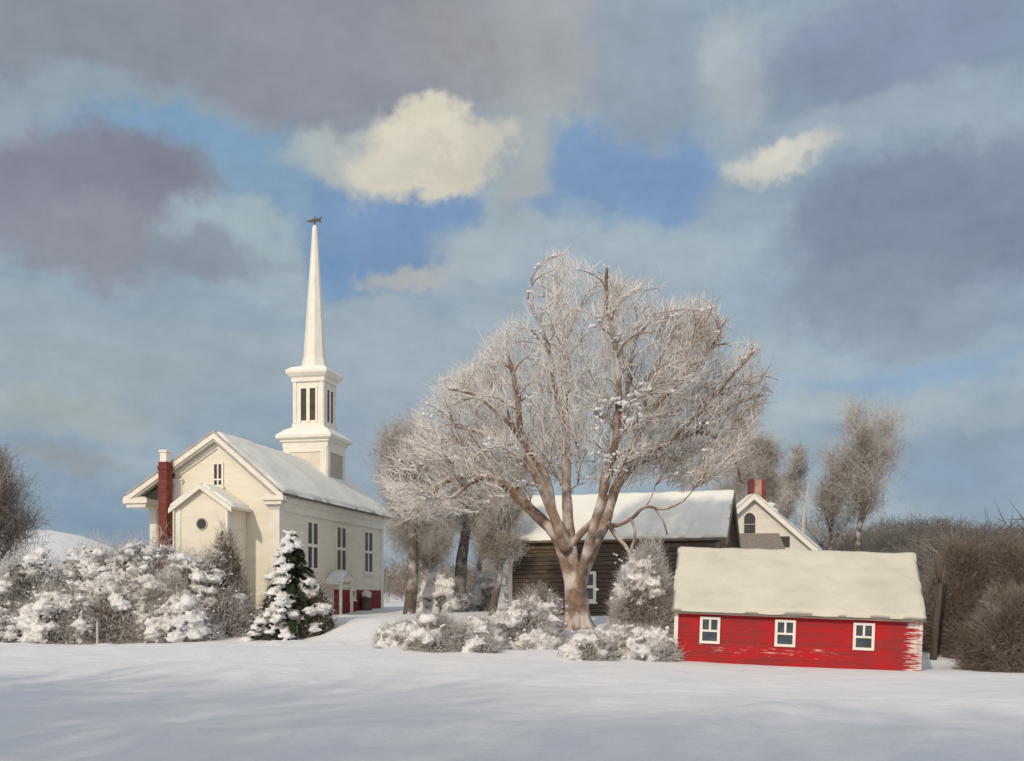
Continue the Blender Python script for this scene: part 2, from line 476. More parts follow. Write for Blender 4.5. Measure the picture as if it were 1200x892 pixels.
def snow_sheet(name, parent, corner, du, dv, nu, nv, thick, m=None, seed=0.0, edge=0.25, rough=0.05):
    """snow lying on a slope: corner + u*du + v*dv, with a soft rounded rim"""
    du = Vector(du); dv = Vector(dv); corner = Vector(corner)
    nrm = du.cross(dv).normalized()
    if nrm.z < 0: nrm = -nrm
    lu, lv = du.length, dv.length
    V = []; F = []
    for j in range(nv + 1):
        for i in range(nu + 1):
            u = i / nu; v = j / nv
            d = min(u * lu, (1 - u) * lu, v * lv, (1 - v) * lv)
            k = math.sqrt(max(0.0, 1 - (1 - min(d / edge, 1)) ** 2))
            p = corner + du * u + dv * v
            wob = 0.06 * mnoise.noise(p * 0.9 + Vector((seed, 0, 0)))
            if u in (0, 1): p = p + du.normalized() * wob
            if v in (0, 1): p = p + dv.normalized() * wob
            h = thick * k * (1 + 0.5 * mnoise.noise(p * 0.35 + Vector((0, seed, 0)))) + rough * k * mnoise.noise(p * 1.3)
            V.append(p + nrm * (h + 0.004))
    n = nu + 1
    for j in range(nv):
        for i in range(nu):
            F.append((j * n + i, j * n + i + 1, (j + 1) * n + i + 1, (j + 1) * n + i))
    b = len(V)
    for j in range(nv + 1):
        for i in range(nu + 1):
            V.append(corner + du * (i / nu) + dv * (j / nv) + nrm * 0.003)
    # rim down to the slope
    def rim(a, c): F.append((a, c, c + b, a + b))
    for i in range(nu): rim(i, i + 1); rim(nv * n + i + 1, nv * n + i)
    for j in range(nv): rim((j + 1) * n, j * n); rim(j * n + nu, (j + 1) * n + nu)
    return np_mesh(name, [tuple(p) for p in V], F, m or M['snow_roof'], parent, True)
snow_sheet('snow_cover', RF, (PK, V0 + .08, ZP), (XR - PK + .05, 0, ZE - ZP - .04), (0, V1 - V0 - .1, 0), 26, 80, .22)
snow_sheet('snow_cover', RF, (XL - .05, V0 + .08, ZE - .03), (PK - XL + .05, 0, ZP - ZE + .03), (0, V1 - V0 - .1, 0), 26, 60, .22, seed=4)

# raking cornices, returns
c = MB()
for (xa, xb) in ((PK, XR), (XL, PK)):
    c.prism([(xa, V0 - .05, zr(xa) - .62), (xb, V0 - .05, zr(xb) - .62), (xb, V0 - .05, zr(xb) - .10), (xa, V0 - .05, zr(xa) - .10)], (0, .16, 0))
c.build('raking_cornice', M['trim'], CH)
for (xa, xb) in ((PK, XR - .3), (XL + .3, PK)):
    MB().prism([(xa, V0 + .04, zr(xa) - .86), (xb, V0 + .04, zr(xb) - .86), (xb, V0 + .04, zr(xb) - .60), (xa, V0 + .04, zr(xa) - .60)], (0, .5, 0)).build('rake_shade_strip', M['soffit'], CH)  # added dark strip: shade under the rake put into its colour
    MB().prism([(xa, V0 - .12, zr(xa) - .12), (xb, V0 - .12, zr(xb) - .12), (xb, V0 - .12, zr(xb) + .05), (xa, V0 - .12, zr(xa) + .05)], (0, .18, 0)).build('edge_shade_strip', M['soffit'], RF)  # dark line: shading along the roof edge put into its colour
c = MB()
c.prism([(PK, -.14, ZP - 1.35), (0.0, -.14, zr(0) - 1.35), (0.0, -.14, zr(0) - .82), (PK, -.14, ZP - .82)], (0, .13, 0))
c.prism([(-9.35, -.14, zr(-9.35) - 1.35), (PK, -.14, ZP - 1.35), (PK, -.14, ZP - .82), (-9.35, -.14, zr(-9.35) - .82)], (0, .13, 0))
c.build('frieze', M['trim'], CH)
c = MB()
c.box(XL - .05, -11.6, V0 - .06, 1.4, ZE - .62, ZE - .24)
c.box(XL + .2, -11.8, V0 + .1, 1.4, ZE - .95, ZE - .625)
c.build('eave_return', M['trim'], CH)
c = MB()
c.box(-1.25, XR + .05, V0 - .06, -.02, ZE - .60, ZE - .24)
c.box(-1.05, XR - .2, V0 + .1, -.02, ZE - .92, ZE - .605)
c.build('eave_return', M['trim'], CH)
snow_sheet('snow_cover', CH, (XL - .02, V0 - .03, ZE - .235), (2.1, 0, 0), (0, .9, 0), 8, 5, .18)
snow_sheet('snow_cover', CH, (-1.2, V0 - .03, ZE - .235), (1.4, 0, 0), (0, .6, 0), 8, 5, .12)
# corner pilasters
def pilaster(x0, x1, y0, y1, z0, z1):
    p = MB()
    p.box(x0, x1, y0, y1, z0, z1 - .4)
    dx = .09; p.box(x0 - dx, x1 + dx, y0 - dx, y1, z1 - .4, z1 - .16)
    p.box(x0 - dx * 2, x1 + dx * 2, y0 - dx * 2, y1, z1 - .16, z1)
    p.build('pilaster', M['trim'], CH)
pilaster(-.75, .10, -.14, .72, -1, 8.85)
pilaster(-9.4, -8.75, -.14, 1.4, -1, 11.1)
pilaster(-12.65, -12.0, 1.38, 1.6, -1, 9.0)
pilaster(-.4, .10, LEN - .7, LEN + .08, -1, 8.3)
MB().box(-11.75, -10.6, 1.44, 1.497, 1.0, 8.2).build('shutter', M['panel'], CH)
# entablature on the long side
c = MB()
c.box(.002, .14, .74, LEN + .06, 8.3, 9.05); c.box(.002, .30, .74, LEN + .2, 9.05, 9.30)
c.box(.002, .46, .74, LEN + 1.2, 9.30, 9.55)
c.build('entablature', M['trim'], CH)
c = MB(); c.box(.002, .07, 11.7, LEN + .07, -1.6, 1.88); c.box(-9, .06, LEN + .003, LEN + .07, -1.6, 1.88)
c.build('foundation', M['red_found'], CH)

def window(parent, origin, ax, out, wd, ht, cols=2, rows=(0.5,), fr=.14, bar=.12, gm='glass', fm='trim', sill=True, proud=.10, name='window'):
    """framed window: origin = centre bottom on the wall; ax = unit along wall; out = unit outward"""
    o = Vector(origin); ax = Vector(ax); out = Vector(out); up = Vector((0, 0, 1))
    fm_ = MB()
    def blk(m, a0, a1, z0, z1, d0, d1):
        p = [o + ax * a0 + up * z0 + out * d0, o + ax * a1 + up * z0 + out * d0, o + ax * a1 + up * z1 + out * d0, o + ax * a0 + up * z1 + out * d0]
        m.prism(p, out * (d1 - d0))
    hw = wd / 2
    blk(fm_, -hw, -hw + fr, 0, ht, .003, proud); blk(fm_, hw - fr, hw, 0, ht, .003, proud)
    blk(fm_, -hw + fr, hw - fr, 0, fr, .003, proud); blk(fm_, -hw + fr, hw - fr, ht - fr, ht, .003, proud)
    iw = wd - 2 * fr
    for r in rows:
        blk(fm_, -hw + fr, hw - fr, ht * r - bar / 2, ht * r + bar / 2, .003, proud - .02)
    spans = [fr] + [ht * r for r in rows] + [ht - fr]
    for k in range(len(spans) - 1):
        nc = cols if isinstance(cols, int) else cols[k]
        z0 = spans[k] + (bar / 2 if k else 0); z1 = spans[k + 1] - (bar / 2 if k < len(spans) - 2 else 0)
        for q in range(1, nc):
            a = -hw + fr + iw * q / nc
            blk(fm_, a - bar / 2, a + bar / 2, z0, z1, .003, proud - .02)
    if sill: blk(fm_, -hw - .1, hw + .1, -.12, -.002, .003, proud + .08)
    f = fm_.build(name, M[fm], parent)
    g = MB(); blk(g, -hw + fr * .5, hw - fr * .5, fr * .5, ht - fr * .5, .001, .02)
    g.build('pane', M[gm], f)
    return f
for v in (6.7, 13.4, 20.7):
    window(CH, (0, v, 3.5), (0, 1, 0), (1, 0, 0), 2.7, 4.5, 2, (0.5,), .27, .28, proud=.10)
window(CH, (-5.45, 0, 10.35), (1, 0, 0), (0, -1, 0), 1.0, 2.05, 2, (0.3,), .17, .13, proud=.12)
window(CH, (.07, 16.2, .9), (0, 1, 0), (1, 0, 0), 1.5, 1.25, 1, (), .36, .1, proud=.10, gm='glass')

# vestibule
VX0, VX1, VPK, VF = -7.4, -2.9, -5.12, -3.2
VZP, VZE = 10.25, 8.35
def vz(x): return VZP - abs(x - VPK) * (VZP - VZE) / 2.75
ve = MB().prism([(VX0, VF, -1), (VX1, VF, -1), (VX1, VF, vz(VX1) - .2), (VPK, VF, VZP - .2), (VX0, VF, vz(VX0) - .2)], (0, 3.18, 0))
VE = ve.build('vestibule', M['white'], CH)
r = MB()
r.prism(*slab(VPK, VPK + 2.75, vz, VF - .4, -.15, -.16, 0)); r.prism(*slab(VPK - 2.75, VPK, vz, VF - .4, -.15, -.16, 0))
for xa, xb in ((VPK, VPK + 2.75), (VPK - 2.75, VPK)):
    r.prism([(xa, VF - .45, vz(xa) - .42), (xb, VF - .45, vz(xb) - .42), (xb, VF - .45, vz(xb) - .05), (xa, VF - .45, vz(xa) - .05)], (0, .14, 0))
r.build('porch_roof', M['trim'], VE)
snow_sheet('snow_cover', VE, (VPK, VF - .38, VZP), (2.78, 0, VZE - VZP), (0, 3.2, 0), 14, 14, .2)
snow_sheet('snow_cover', VE, (VPK - 2.78, VF - .38, VZE), (2.78, 0, VZP - VZE), (0, 3.2, 0), 14, 14, .2, seed=3)
c = MB().box(VX0 - .04, VX0 + .4, VF - .08, VF + .3, -1, vz(VX0) - .3); c.build('corner_board', M['trim'], VE); c = MB(); c.box(VX1 - .4, VX1 + .04, VF - .08, VF + .3, -1, vz(VX1) - .3)
c.build('corner_board', M['trim'], VE)
def disc(cx, cz, rad, y0, y1, n=28):
    return [(cx + rad * math.cos(2 * math.pi * i / n), y0, cz + rad * math.sin(2 * math.pi * i / n)) for i in range(n)], (0, y1 - y0, 0)
rw = MB(); n = 28
for i in range(n):
    a0, a1 = 2 * math.pi * i / n, 2 * math.pi * (i + 1) / n
    q = lambda a, rr: (-5.15 + rr * math.cos(a), VF - .06, 7.05 + rr * math.sin(a))
    rw.prism([q(a0, .40), q(a1, .40), q(a1, .50), q(a0, .50)], (0, .055, 0))
rw.build('round_window', M['soffit'], VE)
MB().prism(*disc(-5.15, 7.05, .41, VF - .03, VF - .004)).build('pane', M['glass'], VE)

# chimney standing against the rear of the left aisle
ck = MB()
ck.box(-9.95, -9.17, -1.7, -.78, -1, 12.35)
ck.box(-10.01, -9.11, -1.76, -.78, 11.7, 12.0)
ck.box(-10.3, -8.9, -2.0, -.3, -1, 5.0)
CK = ck.build('chimney', M['brick'], CH, bevel=.03)
cc = MB(); cc.box(-9.86, -9.28, -1.6, -.9, 12.35, 13.15); cc.box(-9.94, -9.2, -1.68, -.8, 13.15, 13.35)
cc.build('chimney_cap', M['trim'], CK, bevel=.04)

# steeple
TX, TY = PK, 20.0
TW = empty('tower', (TX, TY, 0)); TW.parent = CH
TWB = MB().box(-2.3, 2.3, -2.3, 2.3, 9, 17.0).build('tower_base', M['trim'], TW)
pn = MB(); fr_ = MB()
for s in (0, 1, 2, 3):
    a = s * math.pi / 2
    rot = lambda x, y, z: (x * math.cos(a) - y * math.sin(a), x * math.sin(a) + y * math.cos(a), z)
    tgt = MB()
    def pl(m, x0, x1, z0, z1, d0, d1):
        m.prism([rot(x0, -2.3 - d0, z0), rot(x1, -2.3 - d0, z0), rot(x1, -2.3 - d0, z1), rot(x0, -2.3 - d0, z1)], tuple(Vector(rot(0, -(d1 - d0), 0))))
    pl(fr_, -2.3, -1.65, 9, 16.2, .002, .12); pl(fr_, 1.65, 2.3, 9, 16.2, .002, .12); pl(fr_, -1.65, 1.65, 15.7, 16.2, .002, .12)
    pl(tgt, -1.64, 1.64, 9, 15.69, .002, .03)
    tgt.build('panel', M['panel'] if s in (1, 3) else M['panel_light'], TW)  # side panels greyer: shade of the side faces put into their colour
fr_.build('panel_frame', M['trim'], TW)
MB().frustum(4, [(2.42, 16.2), (2.42, 16.65), (2.62, 16.75), (2.62, 16.95), (2.95, 17.1), (2.95, 17.3)]).build('cornice', M['trim'], TW)
MB().frustum(4, [(2.97, 17.302), (2.97, 17.38), (2.3, 18.0), (1.7, 18.35)]).build('snow_cover', M['snow_roof'], TW)
LN = MB().frustum(4, [(1.72, 18.0), (1.72, 18.7), (1.6, 18.72), (1.6, 22.9)]).build('belfry', M['trim'], TW)
lv = MB(); lf = MB()
for s in range(4):
    a = s * math.pi / 2
    rot = lambda x, y, z: (x * math.cos(a) - y * math.sin(a), x * math.sin(a) + y * math.cos(a), z)
    def pl2(m, x0, x1, z0, z1, d0, d1):
        m.prism([rot(x0, -1.6 - d0, z0), rot(x1, -1.6 - d0, z0), rot(x1, -1.6 - d0, z1), rot(x0, -1.6 - d0, z1)], tuple(Vector(rot(0, -(d1 - d0), 0))))
    for xa in (-.78, .18):
        lv = MB(); pl2(lv, xa, xa + .6, 19.0, 22.2, .002, .02); lv.build('louvre', M['louvre'], TW)
    pl2(lf, -.98, -.78, 18.75, 22.4, .002, .1); pl2(lf, .78, .98, 18.75, 22.4, .002, .1); pl2(lf, -.18, .18, 18.75, 22.4, .002, .1)
    pl2(lf, -.78, -.18, 22.2, 22.4, .002, .1); pl2(lf, .18, .78, 22.2, 22.4, .002, .1)
    pl2(lf, -1.6, -1.3, 18.75, 22.9, .002, .08); pl2(lf, 1.3, 1.6, 18.75, 22.9, .002, .08)
lf.build('louvre_frame', M['trim'], TW)
MB().frustum(4, [(1.78, 22.9), (1.78, 23.3), (1.98, 23.45), (2.2, 23.75), (2.2, 23.95)]).build('cornice', M['trim'], TW)
MB().frustum(4, [(2.21, 23.952), (2.2, 24.05), (1.75, 24.4), (1.2, 24.6)]).build('snow_cover', M['snow_roof'], TW)
SP = MB().frustum(8, [(1.45, 24.3), (1.22, 24.9), (1.05, 25.6), (.22, 39.0), (.12, 39.2)]).build('spire', M['trim'], CH)
SP.location = (TX, TY, 0)
wv = MB()
wv.tube([(0, 0, 39.1), (0, 0, 40.1)], [.09, .05], 6)
wv.prism([(-.95, -.04, 39.62), (-.3, -.04, 39.5), (.35, -.04, 39.55), (.75, -.04, 39.4), (.6, -.04, 39.72), (.8, -.04, 40.0), (.3, -.04, 39.86), (-.3, -.04, 39.84)], (0, .08, 0))
WV = wv.build('weather_vane', M['iron'], CH); WV.location = (TX, TY, 0)

# side porch hood on posts
PV = 10.9
po = MB()
def pz(v): return 3.55 - abs(v - PV) * 0.62
po.prism([(.05, PV, pz(PV) - .14), (.05, PV + 1.7, pz(PV + 1.7) - .14), (.05, PV + 1.7, pz(PV + 1.7)), (.05, PV, pz(PV))], (1.75, 0, 0))
po.prism([(.05, PV - 1.7, pz(PV - 1.7) - .14), (.05, PV, pz(PV) - .14), (.05, PV, pz(PV)), (.05, PV - 1.7, pz(PV - 1.7))], (1.75, 0, 0))
PO = po.build('porch_hood', M['trim'], CH)
MB().prism([(1.5, PV - 1.3, 2.62), (1.5, PV + 1.3, 2.62), (1.5, PV, 3.36)], (.12, 0, 0)).build('gable', M['trim'], PO)
snow_sheet('snow_cover', PO, (.06, PV - 1.75, pz(PV - 1.7)), (1.78, 0, 0), (0, 1.75, 1.06), 10, 10, .2, M['snow'])
snow_sheet('snow_cover', PO, (.06, PV, pz(PV)), (1.78, 0, 0), (0, 1.75, -1.06), 10, 10, .2, M['snow'])
for v in (PV - 1.35, PV + 1.35):
    MB().box(1.42, 1.64, v - .11, v + .11, -1.6, 2.6).build('post', M['trim'], PO)

# snow capped stump by the red foundation
q = P(429, 716, 102)
st = empty('stump', (q.x, q.y, ground_h(q.x, q.y) - .1), label='dark stump with a snow cap against the red church foundation', cat='stump')
MB().frustum(9, [(.62, 0), (.5, .4), (.42, 1.5)]).build('stub', M['old_wood'], st, True)
V_, F_ = lumps([(0, 0, 1.6)], [.5], .7); np_mesh('snow_cap', V_, F_, M['snow'], st, True)

# ------------------------------------------------------------------ old plank barn
BA = empty('barn', (-.18 * 1.17, 73.5 * 1.17, E - 1.6 * 1.17), (0, 0, -R(17)), label='old dark brown plank barn behind the big bare tree, roof under snow', cat='barn')
BA.scale = (1.17, 1.17, 1.17)
BL, BH, BR, BD = 14.8, 5.6, 9.25, 10.4
def bz(y): return BR - abs(y - BD / 2) * (BR - 5.55) / (BD / 2 + .5)
MB().prism([(0, 0, -1.2), (0, BD, -1.2), (0, BD, bz(BD) - .2), (0, BD / 2, BR - .2), (0, 0, bz(0) - .2)], (BL, 0, 0)).build('wall', M['planks'], BA)
r = MB()
r.prism([(-.35, -.5, bz(-.5) - .16), (-.35, BD / 2, BR - .16), (-.35, BD / 2, BR), (-.35, -.5, bz(-.5))], (BL + .9, 0, 0))
r.prism([(-.35, BD / 2, BR - .16), (-.35, BD + .5, bz(BD + .5) - .16), (-.35, BD + .5, bz(BD + .5)), (-.35, BD / 2, BR)], (BL + .9, 0, 0))
BRF = r.build('roof', M['roof_edge'], BA)
snow_sheet('snow_cover', BRF, (-.36, -.52, bz(-.5)), (BL + .92, 0, 0), (0, BD / 2 + .52, BR - bz(-.5)), 60, 24, .22)
snow_sheet('snow_cover', BRF, (-.36, BD / 2, BR), (BL + .92, 0, 0), (0, BD / 2 + .52, bz(-.5) - BR), 40, 16, .22, seed=6)
r = MB()
r.prism([(BL + .5, -.52, bz(-.5) - .5), (BL + .5, BD / 2, BR - .5), (BL + .5, BD / 2, BR - .02), (BL + .5, -.52, bz(-.5) - .02)], (.12, 0, 0))
r.prism([(BL + .5, BD / 2, BR - .5), (BL + .5, BD + .52, bz(-.5) - .5), (BL + .5, BD + .52, bz(-.5) - .02), (BL + .5, BD / 2, BR - .02)], (.12, 0, 0))
r.build('rake_board', M['grey_board'], BRF)
MB().box(-.08, .22, -.07, .2, -1.2, 5.35).build('corner_board', M['trim'], BA)
MB().box(BL - .3, BL + .06, -.06, .2, -1.2, 5.3).build('corner_board', M['grey_board'], BA)
MB().box(.23, BL - .31, -.10, -.003, 4.95, 5.25).build('eave_board', M['old_wood'], BA)
window(BA, (5.75, -.003, 1.2), (1, 0, 0), (0, -1, 0), 1.2, 2.15, 1, (0.5,), .2, .2, 'glass_blue', proud=.1)

# ------------------------------------------------------------------ white house behind
HO = empty('house', (22.4 * 1.18, 95 * 1.18, E - 2.2 * 1.18), (0, 0, -R(6)), label='white gabled house with red brick chimney showing behind both barns', cat='house')
HO.scale = (1.18, 1.18, 1.18)
HR, HH, HE = 11.75, 6.4, 6.0
def hz(x): return HR - abs(x) * (HR - HE) / HH
MB().prism([(-5.8, 0, -1), (5.8, 0, -1), (5.8, 0, hz(5.8) - .2), (0, 0, HR - .2), (-5.8, 0, hz(5.8) - .2)], (0, 12, 0)).build('wall', M['house_wall'], HO)
r = MB(); r.prism(*slab(0, HH, hz, -.5, 12.4, -.18, 0)); r.prism(*slab(-HH, 0, hz, -.5, 12.4, -.18, 0))
HRF = r.build('roof', M['roof_edge'], HO)
snow_sheet('snow_cover', HRF, (0, -.48, HR), (HH + .03, 0, HE - HR), (0, 12.8, 0), 20, 30, .22)
snow_sheet('snow_cover', HRF, (-HH - .03, -.48, HE), (HH + .03, 0, HR - HE), (0, 12.8, 0), 20, 30, .22, seed=2)
c = MB()
for xa, xb in ((0, HH), (-HH, 0)):
    c.prism([(xa, -.55, hz(xa) - .6), (xb, -.55, hz(xb) - .6), (xb, -.55, hz(xb) - .06), (xa, -.55, hz(xa) - .06)], (0, .14, 0))
c.build('rake_board', M['trim'], HRF)
# arched gable window
aw = [(-.50, 0), (.50, 0), (.50, 1.35)] + [(.5 * math.cos(a), 1.35 + .55 * math.sin(a)) for a in np.linspace(.2, math.pi - .2, 10)] + [(-.50, 1.35)]
AW = MB().prism([(x - .35 + 0, -.06, z + 8.05) for x, z in aw], (0, .05, 0)).build('arched_window', M['glass'], HO)
MB().box(-.88, .18, -.09, -.061, 8.85, 8.93).build('muntin', M['panel'], AW); MB().box(-.95, .25, -.12, -.004, 7.92, 8.04).build('window_sill', M['panel'], AW)
# lower wing in front of the house
wi = MB().box(-3.2, 2.1, -4.2, -.02, -1, 5.9); WI = wi.build('wing', M['house_wall'], HO)
MB().prism([(-3.4, -4.5, 5.95), (-3.4, -.02, 7.9), (-3.4, -.02, 8.05), (-3.4, -4.5, 6.1)], (5.7, 0, 0)).build('wing_roof', M['grey_board'], WI)
window(HO, (2.85, -.003, 6.75), (1, 0, 0), (0, -1, 0), .85, 1.0, 1, (), .12, .1, 'glass', fm='iron', sill=False, proud=.06)
ch = MB(); ch.box(.12, 1.42, 3.0, 4.2, 9.8, 13.3); CHM = ch.build('chimney', M['brick_pale'], HO, bevel=.02)
MB().box(.02, .46, 2.9, 4.3, 9.8, 13.45).build('brick_pier', M['brick'], CHM); MB().box(1.16, 1.54, 2.9, 4.3, 9.8, 13.35).build('brick_pier', M['brick'], CHM)
V_, F_ = lumps([(1.7, 2.4, 10.75), (2.1, 2.3, 10.3), (1.1, 2.3, 11.0)], [.65, .5, .5], .7); np_mesh('snow_clump', V_, F_, M['snow'], HRF, True)

# ------------------------------------------------------------------ red barn
RB = empty('shed', (8.07, 51.0, E - 3.15), (0, R(2.0), -R(12)), label='long low red shed with three white windows under a thick snow roof', cat='shed')
SL, SH, SR, SD = 11.55, 2.42, 5.72, 7.0
def sz(y): return SR - abs(y - SD / 2) * (SR - 2.45) / (SD / 2 + .35)
MB().prism([(0, 0, -.9), (0, SD, -.9), (0, SD, sz(SD) - .2), (0, SD / 2, SR - .2), (0, 0, sz(0) - .2)], (SL, 0, 0)).build('wall', M['barn_red'], RB)
r = MB()
r.prism([(-.16, -.35, sz(-.35) - .1), (-.16, SD / 2, SR - .1), (-.16, SD / 2, SR), (-.16, -.35, sz(-.35))], (SL + .32, 0, 0))
r.prism([(-.16, SD / 2, SR - .1), (-.16, SD + .35, sz(SD + .35) - .1), (-.16, SD + .35, sz(SD + .35)), (-.16, SD / 2, SR)], (SL + .32, 0, 0))
SRF = r.build('roof', M['roof_edge'], RB)
snow_sheet('snow_cover', SRF, (-.17, -.38, sz(-.36)), (SL + .34, 0, 0), (0, SD / 2 + .38, SR - sz(-.36)), 90, 46, .19, M['snow_shed'], edge=.22, rough=.07)
snow_sheet('snow_cover', SRF, (-.17, SD / 2, SR), (SL + .34, 0, 0), (0, SD / 2 + .38, sz(-.36) - SR), 40, 16, .17, M['snow_shed'], seed=5)
MB().box(-.03, SL + .03, -.06, -.002, SH - .10, SH + .16).build('eave_board', M['trim'], RB)
MB().box(-.05, .14, -.05, .1, -.9, SH - .11).build('corner_board', M['trim'], RB)
MB().box(SL - .10, SL + .05, -.05, .1, -.9, SH - .11).build('corner_board', M['barn_red'], RB)
for x in (1.70, 5.30, 8.95):
    window(RB, (x, -.002, .88), (1, 0, 0), (0, -1, 0), .98, 1.32, (1, 2), (.48,), .13, .10, 'glass_blue', sill=False, proud=.07)

# ------------------------------------------------------------------ vegetation
def in_poly(px, py, poly):
    x, y = np.asarray(px), np.asarray(py); c = np.zeros(len(x), bool); n = len(poly)
    for i in range(n):
        x0, y0 = poly[i]; x1, y1 = poly[(i + 1) % n]
        k = ((y0 > y) != (y1 > y)) & (x < (x1 - x0) * (y - y0) / (y1 - y0 + 1e-9) + x0)
        c ^= k
    return c

def edge_dist(px, py, poly):
    p = np.stack([px, py], -1); best = np.full(len(px), 1e9)
    for i in range(len(poly)):
        a = np.array(poly[i], float); b = np.array(poly[(i + 1) % len(poly)], float)
        t = np.clip(((p - a) @ (b - a)) / max((b - a) @ (b - a), 1e-9), 0, 1)
        best = np.minimum(best, np.linalg.norm(p - (a + t[:, None] * (b - a)), axis=1))
    return best

# --- the big bare tree (metres; x right, z up from the foot of the trunk)
TD = 66.0
TB = on_ground(676, TD)
TS = TD / 1200
def tl(px, py): return ((px - 676) * TS, (731 - py) * TS)
TREE = empty('tree', tuple(TB), label='huge bare tree with rime whitened crown and forked trunk before the old brown barn', cat='tree')
limbs = [
 ([(675, 700), (668, 672), (651, 622), (622, 592), (596, 567), (572, 553), (548, 549), (520, 556), (500, 572), (484, 592)], .50, .10, 1.5),
 ([(600, 570), (585, 558), (566, 556), (548, 566), (532, 580)], .22, .07, -2.2),
 ([(575, 553), (560, 545), (556, 532), (580, 520), (604, 517)], .16, .05, -1.0),
 ([(664, 640), (654, 615), (640, 580), (627, 553), (616, 520), (609, 500), (606, 470), (598, 430)], .46, .08, -1.5),
 ([(648, 600), (640, 560), (622, 530), (598, 500), (576, 482), (556, 470), (530, 466)], .30, .06, -3.5),
 ([(627, 553), (600, 528), (574, 505), (540, 492), (510, 488)], .22, .05, 3.5),
 ([(675, 702), (674, 672), (668, 630), (665, 590), (664, 549), (664, 500), (662, 455), (660, 400), (657, 350), (652, 312)], .50, .06, .6),
 ([(664, 500), (652, 460), (645, 420), (632, 385), (618, 360)], .22, .05, -3.0),
 ([(661, 400), (672, 370), (684, 345), (690, 325)], .16, .05, 1.2),
 ([(677, 702), (681, 668), (690, 630), (699, 594), (712, 545), (717, 510), (719, 470), (714, 420), (704, 370), (703, 338)], .42, .06, -3.0),
 ([(676, 704), (683, 668), (697, 635), (710, 608), (722, 570), (738, 545), (760, 525), (788, 510), (816, 498), (845, 478), (876, 460), (902, 452)], .52, .06, 1.2),
 ([(722, 570), (735, 535), (752, 500), (770, 470), (798, 440), (826, 412), (840, 395)], .30, .06, -1.8),
 ([(705, 605), (708, 570), (716, 530), (728, 500), (738, 470), (742, 430), (752, 380), (762, 338)], .32, .06, 2.8),
 ([(738, 470), (758, 440), (778, 408), (800, 375), (818, 354)], .18, .05, 3.0),
 ([(816, 498), (838, 500), (858, 512), (872, 535), (878, 556)], .16, .05, 1.0),
 ([(745, 540), (770, 528), (796, 528), (816, 540), (826, 562)], .20, .05, 3.0),
 ([(788, 510), (820, 480), (850, 445), (872, 420)], .18, .05, -3.5),
 ([(710, 606), (722, 612), (738, 605), (753, 592), (772, 596), (792, 588)], .17, .04, -3.6),
 ([(738, 605), (742, 625), (733, 650)], .11, .04, -.6),
 ([(760, 596), (772, 610), (776, 625)], .08, .03, -.4),
 ([(712, 604), (722, 625), (732, 640), (736, 655)], .17, .06, -3.2),
 ([(664, 645), (680, 622), (697, 605), (706, 580)], .22, .14, -2.4),
]
nodes = []; nrad = []
tb = MB()
trunk_pts = [(0.1, 0, -.5), (0.05, 0, .15), (0.0, 0, .8), (-.04, 0, 1.6), (-.08, 0, 2.3), (-.12, 0, 2.9), (-.14, 0, 3.3)]
tb.tube(trunk_pts, [1.25, .95, .80, .74, .72, .66, .42], 16, .25)
for an in (0.3, 1.5, 2.6, 3.7, 4.6, 5.5):
    tb.tube([(math.cos(an) * 1.6, math.sin(an) * 1.6, -.35), (math.cos(an) * .9, math.sin(an) * .9, .1), (math.cos(an) * .45, math.sin(an) * .45, 1.0)], [.12, .3, .28], 7, .2)
for k, (pts, r0, r1, dep) in enumerate(limbs):
    n = len(pts); P3 = []
    main = k in (0, 3, 6, 9, 10)
    for i, (x, y) in enumerate(pts):
        lx, lz = tl(x, y)
        dd = dep * (i / (n - 1)) ** 0.9 * 1.6 if main else dep
        if not main:
            dd = None
        P3.append([lx, dd, lz])
    if not main:       # start at the nearest limb node found so far, move out in depth from there
        p0 = np.array([P3[0][0], P3[0][2]])
        nn = np.array([[a.x, a.z] for a in nodes]) if nodes else np.zeros((1, 2))
        j = int(np.argmin(((nn - p0) ** 2).sum(1)))
        y0 = nodes[j].y if nodes else 0
        P3[0][0], P3[0][2] = nodes[j].x, nodes[j].z
        for i in range(n): P3[i][1] = y0 + dep * (i / (n - 1)) * (1.0 if abs(dep) > .9 else .6)
    # Catmull-Rom refinement
    pv = [Vector(p) for p in P3]; fine = []; rr = []
    for i in range(n - 1):
        a, b, c, d = pv[max(i - 1, 0)], pv[i], pv[i + 1], pv[min(i + 2, n - 1)]
        for s in range(4):
            t = s / 4
            fine.append(0.5 * ((2 * b) + (c - a) * t + (2 * a - 5 * b + 4 * c - d) * t * t + (3 * b - a - 3 * c + d) * t ** 3))
            rr.append((i + t) / (n - 1))
    fine.append(pv[-1]); rr.append(1)
    r1 *= 1.7
    rad = [r0 + (r1 - r0) * (u ** 0.75) for u in rr]
    tb.tube(fine, rad, 9, .22)
    nodes += fine; nrad += rad

